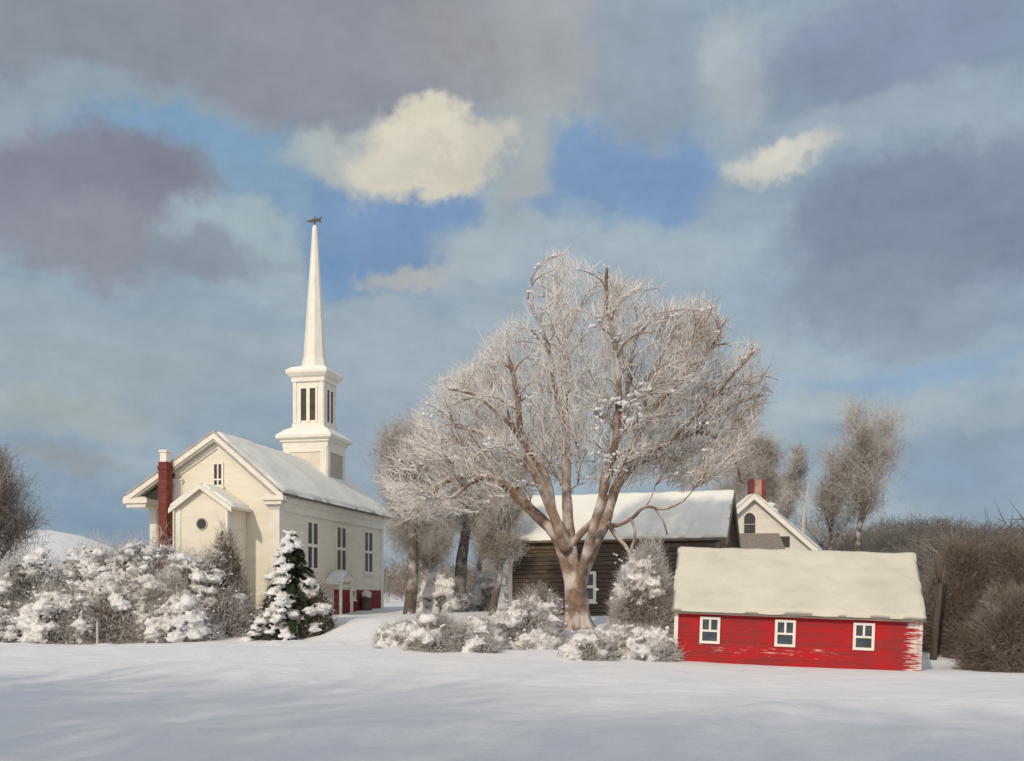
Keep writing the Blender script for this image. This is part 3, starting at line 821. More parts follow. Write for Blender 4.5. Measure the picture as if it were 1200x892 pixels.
crown = [(450, 560), (455, 522), (490, 500), (488, 472), (508, 462), (514, 445), (558, 425), (566, 400), (596, 382), (602, 366), (622, 345), (632, 310), (652, 294), (680, 306), (702, 322), (740, 330), (762, 328), (778, 350), (820, 348), (846, 374), (852, 400), (884, 398), (888, 425), (910, 452), (892, 472), (884, 505), (872, 545), (842, 562), (806, 566), (780, 548), (752, 560), (722, 572), (690, 566), (640, 566), (604, 578), (566, 596), (526, 596), (484, 612), (466, 602)]
cp = [tl(x, y) for x, y in crown]
def STREAK(p):
    u = unit(p - np.array([-.1, 0, 4.0])); r = np.linalg.norm(p - np.array([-.1, 0, 4.0]), axis=1)
    g = np.array([mnoise.noise(Vector((a[0] * 5.5, a[1] * 3, a[2] * 5.5 + b * .06))) + .7 * mnoise.noise(Vector((a[0] * 13, a[1] * 7, a[2] * 13 + b * .1 + 9))) for a, b in zip(u, r)])
    pr = np.clip(.62 + 1.2 * g, .05, 1) * smooth(5.0, 10.5, r + 1.5 * np.abs(u[:, 0]))
    return RNG.random(len(p)) < pr
def crown_points(N, back=1.0):
    out = np.zeros((0, 3))
    xs = [p[0] for p in cp]; zs = [p[1] for p in cp]
    while len(out) < N:
        x = RNG.uniform(min(xs), max(xs), N); z = RNG.uniform(min(zs), max(zs), N)
        k = in_poly(x, z, cp); x, z = x[k], z[k]
        d = edge_dist(x, z, cp)
        half = 8.0 * np.sqrt(1 - (1 - np.clip(d / 6.5, 0, 1)) ** 2)
        y = RNG.uniform(-back, 1, len(x)) * half
        out = np.concatenate([out, np.stack([x, y, z], 1)])
    return out[:N]
fork = np.array([-.1, 0, 4.0])
# secondary branches: each target joins the nearest node nearer the fork
tg = crown_points(620)
tg = tg[np.argsort(np.linalg.norm(tg - fork, axis=1))]
NA = np.array([tuple(p) for p in nodes]); NR = np.array(nrad)
sec = []
bb = MB()
for p in tg:
    dv = p - NA; dist = np.linalg.norm(dv, axis=1)
    out = unit(NA - fork)
    cosang = (unit(dv) * out).sum(1)
    cost = dist * (1.0 + 1.6 * np.clip(0.55 - cosang, 0, 2)) + np.where(NR < .035, 3, 0)
    j = int(np.argmin(cost))
    L = dist[j]
    if L < .5 or L > 9: continue
    a = NA[j]; dirr = unit(out[j] + 0.35 * unit(p - a))
    mid = a + dirr * L * .45 + RNG.normal(size=3) * L * .05
    n = max(4, int(L / .5) + 2); pts = []
    for i in range(n):
        t = i / (n - 1)
        pts.append((1 - t) ** 2 * a + 2 * t * (1 - t) * mid + t * t * p)
    r0 = min(NR[j] * .62, .05 + .024 * L); 
    rad = [r0 + (.022 - r0) * (i / (n - 1)) for i in range(n)]
    bb.tube(pts, rad, 5)
    NA = np.concatenate([NA, np.array(pts[1:])]); NR = np.concatenate([NR, rad[1:]])
    sec.append(np.array(pts))
trunk = tb.build('trunk', M['elm_bark'], TREE, True)
bb.build('branches', M['elm_bark'], TREE, True)
# twigs along the secondary branches and filling the crown
SEC = np.concatenate([s[1:] for s in sec]); SDIR = np.concatenate([np.diff(s, axis=0) for s in sec])
NT_ = 13000
idx = RNG.integers(0, len(SEC), NT_)
p0 = SEC[idx] + RNG.normal(size=(NT_, 3)) * .05
d = unit(unit(SDIR[idx]) * .5 + unit(p0 - fork) * .5 + RNG.normal(size=(NT_, 3)) * .55)
L = RNG.uniform(.35, 1.35, NT_)
tip = p0 + d * L[:, None]
ok = in_poly(tip[:, 0], tip[:, 2], [(x * 1.03, z * 1.01 + .1) for x, z in cp]) | (RNG.random(NT_) < .12)
ok &= STREAK(p0)
A = twigs(p0[ok], d[ok], L[ok], RNG.uniform(.013, .03, ok.sum()), RNG.normal(size=(ok.sum(), 3)) * .12)
q0 = crown_points(11000, back=.05)
q0 = q0[STREAK(q0)]
dd = unit(unit(q0 - fork) * 1.0 + np.array([0, 0, .22]) + RNG.normal(size=q0.shape) * .42)
low = q0[:, 2] < 9.0
dd[low] = unit(dd[low] + np.array([0, 0, -.35]))
B = twigs(q0 - dd * .6, dd, RNG.uniform(.6, 1.6, len(q0)), RNG.uniform(.018, .042, len(q0)), RNG.normal(size=q0.shape) * .2)
q1 = crown_points(46000, back=.6)
q1 = q1[STREAK(q1)]
d1 = unit(unit(q1 - fork) * .8 + np.array([0, 0, .15]) + RNG.normal(size=q1.shape) * .55)
C_ = twigs(q1, d1, RNG.uniform(.35, 1.0, len(q1)), RNG.uniform(.008, .015, len(q1)), RNG.normal(size=q1.shape) * .25)
V_, F_ = merge([A, B, C_])
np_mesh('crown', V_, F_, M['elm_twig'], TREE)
# snow caught in the forks and along limbs
cs = []; rs = []
for k in range(900):
    j = random.randrange(len(NA))
    if NA[j][2] < 7 or NR[j] > .2: continue
    if mnoise.noise(Vector(NA[j]) * .28) < .05: continue
    for q in range(4):
        cs.append(NA[j] + np.array([random.gauss(0, .16), random.gauss(0, .12), NR[j] * .8 + random.gauss(0, .05)])); rs.append(random.uniform(.05, .12))
for k in range(0):
    x, z = tl(random.uniform(688, 742), random.uniform(474, 500)); cs.append(np.array([x, random.uniform(-3.6, -2.6), z])); rs.append(random.uniform(.12, .34))
for (px_, py_), (qx_, qy_), n_ in (((690, 488), (716, 476), 50), ((716, 476), (742, 488), 50), (( 722, 478), (730, 505), 34), ((700, 484), (692, 508), 34), ((738, 486), (744, 502), 26)):
    for k in range(n_):
        u = random.random(); x, z = tl(px_ + (qx_ - px_) * u, py_ + (qy_ - py_) * u)
        cs.append(np.array([x + random.gauss(0, .14), -3.4 + random.gauss(0, .3), z + random.gauss(0, .12)])); rs.append(random.uniform(.06, .17))
V_, F_ = lumps(cs, rs, .75, True)
tag(np_mesh('snow', V_, F_, M['snow'], TREE, True), kind='stuff')

# --- generic bare tree
def bare_tree(name, label, px, base_y, top_y, width_px, D, tr, tw, mats, group=None, lean=0.0, crown0=.3, ntw=2600, fan=.55, twr=(.02, .045), fine=4, seed=0, zoff=None, cat='tree', stems=1, blunt=1.0):
    s = D / 1200
    base = on_ground(px, D)
    H = E + (699 - top_y) * s - base.z; W = width_px * s / 2
    root = empty(name, tuple(base), label=label, cat=cat, group=group)
    rr = random.Random(int(px * 7 + top_y + seed))
    m = MB(); segs = []; rads = []
    def grow(p, dr, L, r, lev):
        n = 6; pts = [p]; q = p.copy(); dcur = dr.normalized()
        for i in range(n):
            dcur = (dcur + Vector((rr.gauss(0, .09), rr.gauss(0, .09), .05 if lev else .02))).normalized()
            q = q + dcur * (L / n); pts.append(q.copy())
        rad = [r * (1 - .72 * i / n) for i in range(n + 1)]
        m.tube(pts, rad, 8 if lev == 0 else 5, .15)
        for i in range(1, n + 1): segs.append((pts[i], (pts[i] - pts[i - 1]).normalized(), lev)); rads.append(rad[i])
        if lev < 2:
            nb = 9 if lev == 0 else 5
            for b in range(nb):
                t = crown0 + (1 - crown0) * (b + rr.random()) / nb if lev == 0 else .25 + .7 * (b + rr.random()) / nb
                k = min(int(t * n), n - 1); a = pts[k].lerp(pts[k + 1], t * n - k)
                az = rr.uniform(0, 6.283) + b * 2.4
                up = fan + rr.uniform(-.15, .35)
                axis = (pts[k + 1] - pts[k]).normalized()
                dv = Vector((math.cos(az), math.sin(az), up)) * .8 + axis * .5
                grow(a, dv, (W if lev == 0 else L * .5) * rr.uniform(.65, 1.05) * (1.15 - .45 * t if lev == 0 else 1), max(rad[k] * .5, .03), lev + 1)
    for st in range(stems):
        grow(Vector((rr.uniform(-.3, .3) * (stems > 1), 0, -.4)), Vector((lean + (rr.uniform(-.25, .25) if stems > 1 else 0), 0, 1)), H * .86 * (1 if st == 0 else rr.uniform(.7, .95)), tr * (1 if st == 0 else .75), 0)
    m.build('trunk', M[mats[0]], root, True)
    cand = [i for i, q in enumerate(segs) if q[2] >= 1 or q[0].z > H * .7]
    ii = RNG.choice(cand, ntw)
    p0 = np.array([tuple(segs[i][0]) for i in ii]); dr = np.array([tuple(segs[i][1]) for i in ii])
    p0 = p0 + RNG.normal(size=p0.shape) * W * .085
    d = unit(dr * .6 + RNG.normal(size=p0.shape) * .5 + np.array([0, 0, .28]))
    L = RNG.uniform(.35, 1, ntw) * max(W * .42, .5)
    V_, F_ = twigs(p0, d, L, RNG.uniform(*twr, ntw) * .7, RNG.normal(size=p0.shape) * .12)
    nf = int(ntw * fine); ii = RNG.choice(cand, nf)
    p1 = np.array([tuple(segs[i][0]) for i in ii]) + RNG.normal(size=(nf, 3)) * W * .17
    d1 = unit(RNG.normal(size=(nf, 3)) * .8 + np.array([0, 0, .35]))
    V_, F_ = merge([(V_, F_), twigs(p1, d1, RNG.uniform(.2, .6, nf) * max(W * .42, .5), RNG.uniform(.010, .018, nf) * D / 100, RNG.normal(size=(nf, 3)) * .2)])
    np_mesh('crown', V_, F_, M[mats[1]], root)
    return root

bare_tree('tree', 'brown bushy bare tree cut off by the left edge of the picture', 0, 668, 536, 150, 100, .6, 0, ('bark', 'brown_twig'), None, 0, .25, 4200, .3, fine=2.2)
bare_tree('tree', 'slim dark trunked tree with rimed crown just right of the church', 479, 722, 500, 120, 92, .62, 0, ('bark', 'far_twig'), 'trees between the church and the old barn', .0, .45, 3600, .5)
bare_tree('tree', 'brown trunked tree standing midway between the church and the old barn', 541, 716, 490, 130, 98, .72, 0, ('bark', 'far_twig'), 'trees between the church and the old barn', .0, .42, 4200, .5)
bare_tree('tree', 'small pale tree close against the left corner of the old barn', 576, 712, 540, 84, 84, .35, 0, ('bark', 'far_twig'), 'trees between the church and the old barn', .0, .3, 2600, .5)
bare_tree('tree', 'low frosted tree filling the gap nearest the church wall', 512, 716, 560, 100, 118, .35, 0, ('bark', 'far_twig'), 'trees between the church and the old barn', .0, .25, 2600, .4)
bare_tree('tree', 'wide pale rimed tree far behind the gap between church and old barn', 500, 712, 505, 130, 132, .45, 0, ('bark', 'far_twig'), 'trees between the church and the old barn', .0, .25, 3600, .4)
bare_tree('tree', 'soft pale rimed tree far behind the brown trunked tree', 560, 712, 520, 110, 140, .45, 0, ('bark', 'far_twig'), 'trees between the church and the old barn', .0, .25, 3200, .4)
bare_tree('tree', 'tan bare tree behind the ridge of the old barn and right of the big crown', 880, 685, 492, 120, 142, .5, 0, ('bark', 'far_twig'), 'bare trees behind the houses on the right', .02, .35, 3600, .5)
bare_tree('tree', 'thin leaning bare tree rising just right of the house chimney', 922, 668, 508, 60, 132, .3, 0, ('bark', 'far_twig'), 'bare trees behind the houses on the right', .10, .5, 1200, .6)
bare_tree('tree', 'taller tan bare tree above the right end of the red shed roof', 1010, 665, 486, 118, 142, .5, 0, ('bark', 'far_twig'), 'bare trees behind the houses on the right', .0, .38, 3600, .75, fine=1.4, seed=5)
bare_tree('tree', 'short bushy bare tree left of the tall one above the red shed', 968, 670, 520, 90, 150, .35, 0, ('bark', 'far_twig'), 'bare trees behind the houses on the right', .0, .25, 2600, .5, fine=1.6)
# pale thin trunk right of the house roof
b0 = on_ground(937, 130); bt = empty('tree', tuple(b0), label='pale birch trunk beside the right slope of the white house roof', cat='tree')
top = P(948, 566, 130) - b0
MB().tube([(0, 0, -.3), (top.x * .2, 0, top.z * .4), (top.x * .5, .1, top.z * .75), (top.x, 0, top.z)], [.42, .36, .2, .06], 8, .1).build('trunk', M['birch'], bt, True)
mb = MB()
for u, dx, dz in ((.62, -1.0, 1.8), (.74, 1.2, 1.6), (.84, -.7, 1.6)):
    x = top.x * (u - .25); mb.tube([(x, 0, top.z * u), (x + dx * .5, .2, top.z * u + dz * .6), (x + dx, .3, top.z * u + dz)], [.12, .08, .03], 5)
mb.build('branches', M['birch'], bt, True)
# leaning forked snag at the right of the red shed
b0 = on_ground(1093, 57); sn = empty('snag', tuple(b0), label='dark leaning forked snag in the brush right of the red shed', cat='dead tree')
tz = P(1104, 668, 57) - b0
m = MB(); m.tube([(0, 0, -.3), (tz.x * .4, 0, tz.z * .45), (tz.x * .9, 0, tz.z * .9), (tz.x * 1.3, 0, tz.z * 1.02)], [.2, .17, .15, .10], 8, .2)
m.tube([(tz.x * .85, 0, tz.z * .85), (tz.x * .5, -.1, tz.z * 1.0), (tz.x * .2, -.1, tz.z * 1.16)], [.15, .13, .09], 7, .2)
m.tube([(tz.x * .9, 0, tz.z * .9), (tz.x * .95, .1, tz.z * 1.08)], [.11, .06], 6, .2)
m.build('trunk', M['old_wood'], sn, True)

# --- shrubs
def shrub(label, px, base_y, top_y, width_px, D, leaf='bush_leaf', snow=.5, group='snow laden shrubs', ntw=1500, nleaf=2600, twig='rime_twig', seed=0, peak=0.0, cat='shrub', nlump=150, name='shrub'):
    best = min(np.arange(max(44, D - 16), D + 10, .25), key=lambda d_: abs(699 - (ground_h((px - 600) / 1200 * d_, d_) - E) * 1200 / d_ - base_y) + .15 * abs(d_ - D))
    D = float(best); s = D / 1200
    base = on_ground(px, D)
    H = max(E + (699 - top_y) * s - base.z, .5); W = width_px * s / 2; Dp = W * .8
    root = empty(name, tuple(base), label=label, cat=cat, group=group)
    so = Vector((seed * 3.7 + px * .1, top_y * .13, 0))
    def env(u):     # lumpy envelope radius factor along unit direction
        v = Vector(u)
        return 1 + .22 * mnoise.noise(v * 1.6 + so) + .14 * mnoise.noise(v * 3.7 + so)
    def pts(N, r0, r1, zmin=-.1):
        u = unit(RNG.normal(size=(N * 2, 3))); u = u[u[:, 2] > zmin][:N]
        r = RNG.uniform(r0 ** 2, r1 ** 2, len(u)) ** .5
        e = np.array([env(tuple(q)) for q in u]) * r
        nar = 1 - peak * np.clip(u[:, 2] * r, 0, 1)
        return np.stack([u[:, 0] * e * W * nar, u[:, 1] * e * Dp * nar, np.maximum(u[:, 2], -.02) * e * H], 1), u
    m = MB()
    for k in range(16):
        p, u = pts(40, .75, .95, .15)
        t = Vector(p[0]); b = Vector((random.uniform(-.25, .25) * W, random.uniform(-.2, .2) * Dp, -.2))
        mid = b.lerp(t, .5) + Vector((0, 0, H * .12))
        r_ = .02 + .012 * H
        m.tube([b, mid, t], [r_, r_ * .7, r_ * .3], 5)
    m.build('stems', M['bark'], root, True)
    p, u = pts(nleaf, .35, .93)
    V_, F_ = leaves(p, RNG.uniform(.07, .17, len(p)) * (.6 + .18 * min(H, 4)))
    np_mesh('foliage', V_, F_, M[leaf], root)
    p, u = pts(ntw, .45, .98)
    ax = np.stack([p[:, 0] / W, p[:, 1] / Dp, p[:, 2] / H + .25], 1)
    d = unit(unit(ax) + RNG.normal(size=p.shape) * .55)
    V_, F_ = twigs(p, d, RNG.uniform(.15, .5, len(p)) * min(W, H) * .55, RNG.uniform(.012, .028, len(p)), RNG.normal(size=p.shape) * .15)
    p, u = pts(int(ntw * 3.2), .72, 1.06)
    d = unit(u + RNG.normal(size=p.shape) * .6 + np.array([0, 0, .2]))
    fine = twigs(p, d, RNG.uniform(.25, .7, len(p)) * (.5 + .14 * min(H, 4)), RNG.uniform(.007, .014, len(p)), RNG.normal(size=p.shape) * .2)
    V_, F_ = merge([(V_, F_), fine])
    np_mesh('twigs', V_, F_, M[twig], root)
    if snow > 0:
        p, u = pts(int(nlump * 3), .76, .95, .0)
        keep = []
        for i in range(len(p)):
            v = 1.15 * mnoise.noise(Vector(u[i]) * 2.0 + so * 1.7) + .5 * u[i][2] - .38 * (u[i][0]) - .05 * u[i][1]
            if v > 1.0 - snow * 1.1: keep.append(i)
        keep = keep[:int(nlump * (0.5 + snow))]
        c = p[keep]; rad = np.minimum(RNG.gamma(2.0, .085, len(c)) + .06, .55) * (.55 + .16 * min(H, 4.5))
        big = lumps(c, rad, .62)
        p2 = np.repeat(c, 9, 0) + RNG.normal(size=(len(c) * 9, 3)) * np.repeat(rad, 9)[:, None] * np.array([1.15, 1.0, .7])
        sm = lumps(p2, RNG.uniform(.05, .12, len(p2)), .75, True)
        V_, F_ = merge([big, sm])
        tag(melt(np_mesh('snow_cover', V_, F_, M['snow'], root, True), .075 if D < 90 else .1), kind='stuff')
    return root

G1 = 'snow laden shrubs below the church'
shrub('dark green shrub with little snow at the left edge of the shrub row', 36, 744, 652, 102, 74, 'bush_leaf_green', .38, G1)
shrub('low snow covered bush in front of the dark green one at far left', 12, 748, 705, 109, 71, 'bush_leaf_grey', .75, G1)
shrub('broad shrub heaped with snow left of the brick chimney', 112, 744, 634, 134, 77, 'bush_leaf', .72, G1, nlump=240)
shrub('tall snow topped shrub at the foot of the brick chimney', 168, 742, 624, 134, 79, 'bush_leaf', .78, G1, nlump=260)
shrub('white snow mounded low bush leaning left in front of the broad shrub', 74, 750, 694, 109, 70, 'bush_leaf_grey', .8, G1)
shrub('brown bush with thin snow behind the small stake', 140, 750, 682, 117, 70, 'bush_leaf', .40, G1, seed=3)
shrub('brown and grey shrub under the round church window', 226, 742, 648, 117, 77, 'bush_leaf', .45, G1, seed=5)
shrub('tall narrow dark shrub with hardly any snow at the vestibule corner', 262, 738, 626, 75, 79, 'bush_leaf', .22, G1, peak=.35, twig='brown_twig')
shrub('white snow heaped bush in the middle of the front of the row', 212, 750, 698, 92, 69, 'bush_leaf_grey', .9, G1, seed=2)
shrub('brown low bush just left of the snowy spruce', 257, 742, 692, 90, 70, 'bush_leaf', .42, G1, seed=8)
shrub('snow whitened bush at the picture edge left of the dark green shrub', 4, 742, 664, 74, 78, 'bush_leaf_grey', .7, G1, seed=6)
shrub('brown bush between the snow heaped chimney shrub and the dark narrow one', 192, 748, 676, 84, 72, 'bush_leaf', .36, G1, seed=7)
# the small stake in front of the brown bush
q = on_ground(114, 66.5); MBs = MB().frustum(6, [(.07, -.3), (.06, 1.5), (.02, 1.62)]); o = MBs.build('stake', M['birch'])
o.location = q; tag(o, 'thin pale stake standing in front of the brown bush', 'stake')

G2 = 'low snowy shrubs around the big tree'
shrub('low snow heaped shrub at the left end of the tree shrubs', 478, 758, 728, 67, 66, 'bush_leaf_grey', .8, G2, nleaf=1400, ntw=1100, nlump=110)
shrub('grey twiggy shrub with dark hollow second from the left', 512, 760, 722, 69, 64, 'bush_leaf', .5, G2, nleaf=1600, ntw=1300, nlump=90)
shrub('snow white low shrub in the middle below the brown trunked tree', 556, 760, 728, 67, 64, 'bush_leaf_grey', .85, G2, nleaf=1400, ntw=1100, nlump=120)
shrub('small dark bush poking out of the snow in front of the white shrubs', 566, 764, 748, 33, 59, 'bush_leaf_green', .3, G2, nleaf=900, ntw=400, nlump=50)
shrub('shrub with frosted twigs at the left corner of the old barn', 610, 752, 706, 78, 68, 'bush_leaf_grey', .6, G2, nleaf=1500, ntw=1100, nlump=110)
shrub('dark grey bush against the brown planks left of the big trunk', 632, 746, 690, 50, 70, 'bush_leaf', .35, G2, nleaf=1600, ntw=1300, nlump=70)
shrub('spreading snowy bush in front of the big trunk, to its left', 634, 764, 740, 62, 60, 'bush_leaf_grey', .7, G2, nleaf=1100, ntw=1100, nlump=100)
shrub('low dark hollow bush at the foot of the big trunk', 690, 772, 744, 56, 58, 'bush_leaf', .5, G2, nleaf=1300, ntw=700, nlump=80)
shrub('snowy low bush against the left corner of the red shed', 760, 772, 740, 71, 57, 'bush_leaf_grey', .75, G2, nleaf=1300, ntw=1300, nlump=120)
shrub('snow heaped bush between the big trunk and the red shed', 724, 768, 734, 62, 60, 'bush_leaf_grey', .7, G2, nleaf=1300, ntw=1300, nlump=110)
shrub('tall grey rimed shrub before the right end of the old barn', 758, 752, 640, 78, 66, 'bush_leaf_grey', .42, G2, ntw=3600, nleaf=3600, nlump=130, seed=4)
shrub('pale snowy shrub between the slim dark trunk and the brown trunk', 516, 718, 668, 56, 104, 'bush_leaf_grey', .8, G2, nleaf=1500, ntw=1200, nlump=120)
shrub('frosted shrub left of the old barn behind the low bushes', 574, 716, 672, 56, 100, 'bush_leaf_grey', .75, G2, nleaf=1500, ntw=1600, nlump=110)

# --- snowy spruce and the clipped evergreen beside it
def spruce(label, px, base_y, top_y, width_px, D):
    s = D / 1200; base = on_ground(px, D)
    H = E + (699 - top_y) * s - base.z; W = width_px * s / 2
    root = empty('spruce_tree', tuple(base), label=label, cat='spruce')
    MB().tube([(0, 0, -.3), (0, 0, H * .5), (0, 0, H * .98)], [.2, .12, .03], 8).build('trunk', M['bark'], root, True)
    parts = []; sc_ = []; sr = []
    nb = 74; bm_ = MB()
    for k in range(nb):
        t = (k + random.random()) / nb
        z = H * (.05 + .92 * t); L = W * (1 - t) ** .72 * random.uniform(.72, 1.12) + .12
        az = k * 2.39996 + random.uniform(-.3, .3)
        dirr = np.array([math.cos(az), math.sin(az), 0.0])
        n = 6; pts = []
        for i in range(n):
            u = i / (n - 1)
            pts.append(np.array([0, 0, z]) + dirr * L * u + np.array([0, 0, .22 * L * u - .55 * L * u * u]))
        pts = np.array(pts)
        bm_.tube([tuple(p) for p in pts], [.05 * (1 - .7 * i / n) for i in range(n)], 4)
        N = int(70 + 110 * L)
        u = RNG.uniform(.15, 1, N); i0 = np.minimum((u * (n - 1)).astype(int), n - 2); f = u * (n - 1) - i0
        p = pts[i0] * (1 - f)[:, None] + pts[i0 + 1] * f[:, None]
        side = np.cross(dirr, [0, 0, 1]); sg = RNG.choice([-1, 1], N)
        d = unit(dirr * .75 + side * sg[:, None] * .8 + np.array([0, 0, -.3]) + RNG.normal(size=(N, 3)) * .3)
        parts.append(twigs(p, d, RNG.uniform(.25, .62, N) * (1.1 - .5 * u), RNG.uniform(.028, .05, N), np.tile([0, 0, -.25], (N, 1))))
        if mnoise.noise(Vector((math.cos(az) * 1.1, math.sin(az) * 1.1, z * .42)) + Vector((5, 2, 1))) - .28 * math.cos(az) - .1 * math.sin(az) > .06:
            for i in range(2, n):
                for q in range(3):
                    sc_.append(pts[i] + side * random.uniform(-.35, .35) * (1 if i < n - 1 else .6) + np.array([0, 0, .10])); sr.append(random.uniform(.16, .36) * (.6 + .2 * L))
    bm_.build('branches', M['bark'], root, True)
    V_, F_ = merge(parts); np_mesh('foliage', V_, F_, M['needle'], root)
    c = np.array(sc_); r = np.array(sr)
    p2 = np.repeat(c, 3, 0) + RNG.normal(size=(len(c) * 3, 3)) * np.repeat(r, 3)[:, None] * np.array([1, 1, .4])
    V_, F_ = merge([lumps(c, r, .5), lumps(p2, RNG.uniform(.05, .12, len(p2)), .7, True)])
    tag(melt(np_mesh('snow_cover', V_, F_, M['snow'], root, True), .07), kind='stuff')
spruce('dark green spruce loaded with white snow clumps at the church corner', 341, 744, 622, 92, 75)
shrub('round dark evergreen bush capped with snow right of the spruce', 366, 744, 680, 54, 73, 'needle', .40, None, nleaf=3200, twig='brown_twig', ntw=500, nlump=80)
shrub('olive brown rounded bush at the front foot of the spruce', 326, 748, 700, 50, 71, 'bush_leaf_green', .32, None, nleaf=2600, twig='brown_twig', ntw=500, nlump=60)

# --- brush on the right
G3 = 'brown brush on the rise right of the red shed'
shrub('nearest brown leafless brush clump at the right edge', 1186, 786, 700, 104, 53, 'bush_leaf_grey', 0, G3, 4200, 1500, 'brown_twig')
shrub('dark brown brush clump below the snag foot', 1140, 768, 712, 74, 58, 'bush_leaf', 0, G3, 4200, 1500, 'brown_twig')
shrub('tall brown brush clump behind the right end of the red shed', 1128, 762, 640, 100, 68, 'bush_leaf_grey', 0, G3, 5200, 1500, 'brown_twig')
shrub('wide brown brush clump above the nearest one at the right edge', 1186, 766, 648, 110, 66, 'bush_leaf_grey', 0, G3, 5200, 1500, 'brown_twig')

def woodland(name, label, pts, hh, mt, twn=26, tw=(.03, .07)):
    Ps = []; Ds = []; Ls = []; Rs = []
    for (x, y) in pts:
        z = ground_h(x, y); H = random.uniform(*hh) * (1 + .5 * mnoise.noise(Vector((x * .03, y * .03, 2))))
        Ps.append((x, y, z - .3)); Ds.append((random.gauss(0, .05), random.gauss(0, .05), 1)); Ls.append(H * .9); Rs.append(.025 + .006 * H if H < 12 else .26)
        for k in range(twn):
            t = random.uniform(.05, .95) if H < 12 else random.uniform(.3, 1); az = random.uniform(0, 6.283)
            sp = random.uniform(.1, .8) * H * .28
            Ps.append((x + math.cos(az) * sp, y + math.sin(az) * sp, z + H * t * .9))
            Ds.append((math.cos(az) * .7 + random.gauss(0, .4), math.sin(az) * .7 + random.gauss(0, .4), random.uniform(-.1, 1.0))); Ls.append(random.uniform(.12, .3) * H); Rs.append(random.uniform(*tw))
    V_, F_ = twigs(np.array(Ps), np.array(Ds), np.array(Ls), np.array(Rs), RNG.normal(size=(len(Ps), 3)) * .1)
    o = np_mesh(name, V_, F_, mt)
    tag(o, label, kind='stuff')
pts = []
while len(pts) < 1100:
    y = random.uniform(72, 235); a = random.uniform(.24, .60)
    x = a * y
    if y < 132 and x < 40 and a < .40: continue
    pts.append((x, y))
woodland('woodland', 'leafless brown woodland covering the rise at the right', pts, (3.8, 6.2), M['wood_twig'], 80, (.018, .045))
pts = []
while len(pts) < 420:
    y = random.uniform(150, 300); a = random.uniform(-.20, .24)
    pts.append((a * y, y))
woodland('far_woodland', 'hazy far leafless wood behind the church and barns', pts, (5.0, 8.0), M['brown_twig'], 60, (.03, .07))

pts = [(-27, 17), (-25, 10), (-20, 4), (-16, -6), (-8, -9), (-2, -12), (4, -10), (9, -14), (-25, 0), (-18, -10), (-10, -18), (2, -20), (-30, 15), (-12, -13), (-28, 6)]  # unseen trees added out of view to cast shade on the foreground snow
woodland('added_shade_trees', 'unseen bare trees added behind the camera to shade the snow', pts, (19, 25), M['wood_twig'], 400, (.04, .09))

# ------------------------------------------------------------------ light, sky, camera
SUN_EL, SUN_AZ = R(32), R(180 + 26)        # azimuth clockwise from +Y: behind the camera, to the left
sd = Vector((math.sin(SUN_AZ) * math.cos(SUN_EL), math.cos(SUN_AZ) * math.cos(SUN_EL), math.sin(SUN_EL)))
ld = bpy.data.lights.new('sun', 'SUN'); ld.energy = 2.15; ld.angle = R(1.5); ld.color = (1.0, .86, .66)
so = bpy.data.objects.new('sun', ld); COL.objects.link(so)
so.rotation_euler = (-sd).to_track_quat('-Z', 'Y').to_euler()

W = bpy.data.worlds.new('World'); SC.world = W; W.use_nodes = True
t = NT(W.node_tree); bg = t.n['Background']; bg.inputs[1].default_value = 0.1
sky = t.new('ShaderNodeTexSky'); sky.sky_type = 'NISHITA'; sky.sun_disc = False
sky.sun_elevation = SUN_EL; sky.sun_rotation = SUN_AZ
sky.air_density = 1.0; sky.dust_density = 1.0
dirv = t.new('ShaderNodeTexCoord').outputs['Generated']
s = t.new('ShaderNodeSeparateXYZ'); t.l.new(dirv, s.inputs[0])
az = t.math('ARCTAN2', s.outputs[0], s.outputs[1]); el = t.math('ARCSINE', s.outputs[2])
cb = t.new('ShaderNodeCombineXYZ'); t.l.new(az, cb.inputs[0]); t.l.new(el, cb.inputs[1])
big = t.vmath('SUBTRACT', t.noise(dirv, 5.5, 3, .5, col=True), (.5, .5, .5))
sml = t.vmath('SUBTRACT', t.noise(dirv, 17, 4, .6, col=True), (.5, .5, .5))
w = t.vmath('ADD', cb.outputs[0], t.vmath('MULTIPLY', big, (.13, .10, 0)))
w = t.vmath('ADD', w, t.vmath('MULTIPLY', sml, (.085, .060, 0)))
w = t.vmath('ADD', w, t.vmath('MULTIPLY', t.vmath('SUBTRACT', t.noise(dirv, 48, 4, .65, col=True), (.5, .5, .5)), (.03, .024, 0)))
def c10(c): return tuple(x * 10 for x in lin(c))
n1 = t.noise(t.vmath('MULTIPLY', dirv, (1, 1, 2.2)), 3.0, 5, .55)
cover = t.range(n1, .28, .5, .72, 1.0)
front = t.mix(t.range(t.noise(t.vmath('MULTIPLY', dirv, (1, 1, 3)), 4.5, 5, .6), .35, .68), c10((138, 157, 174)), c10((160, 175, 184)))
back = t.mix(t.range(n1, .35, .65), (5.4, 5.7, 6.5), (10.2, 9.8, 9.6))
rear = t.range(s.outputs[1], .15, -.55)
col = t.mix(cover, sky.outputs[0], t.mix(rear, front, back))
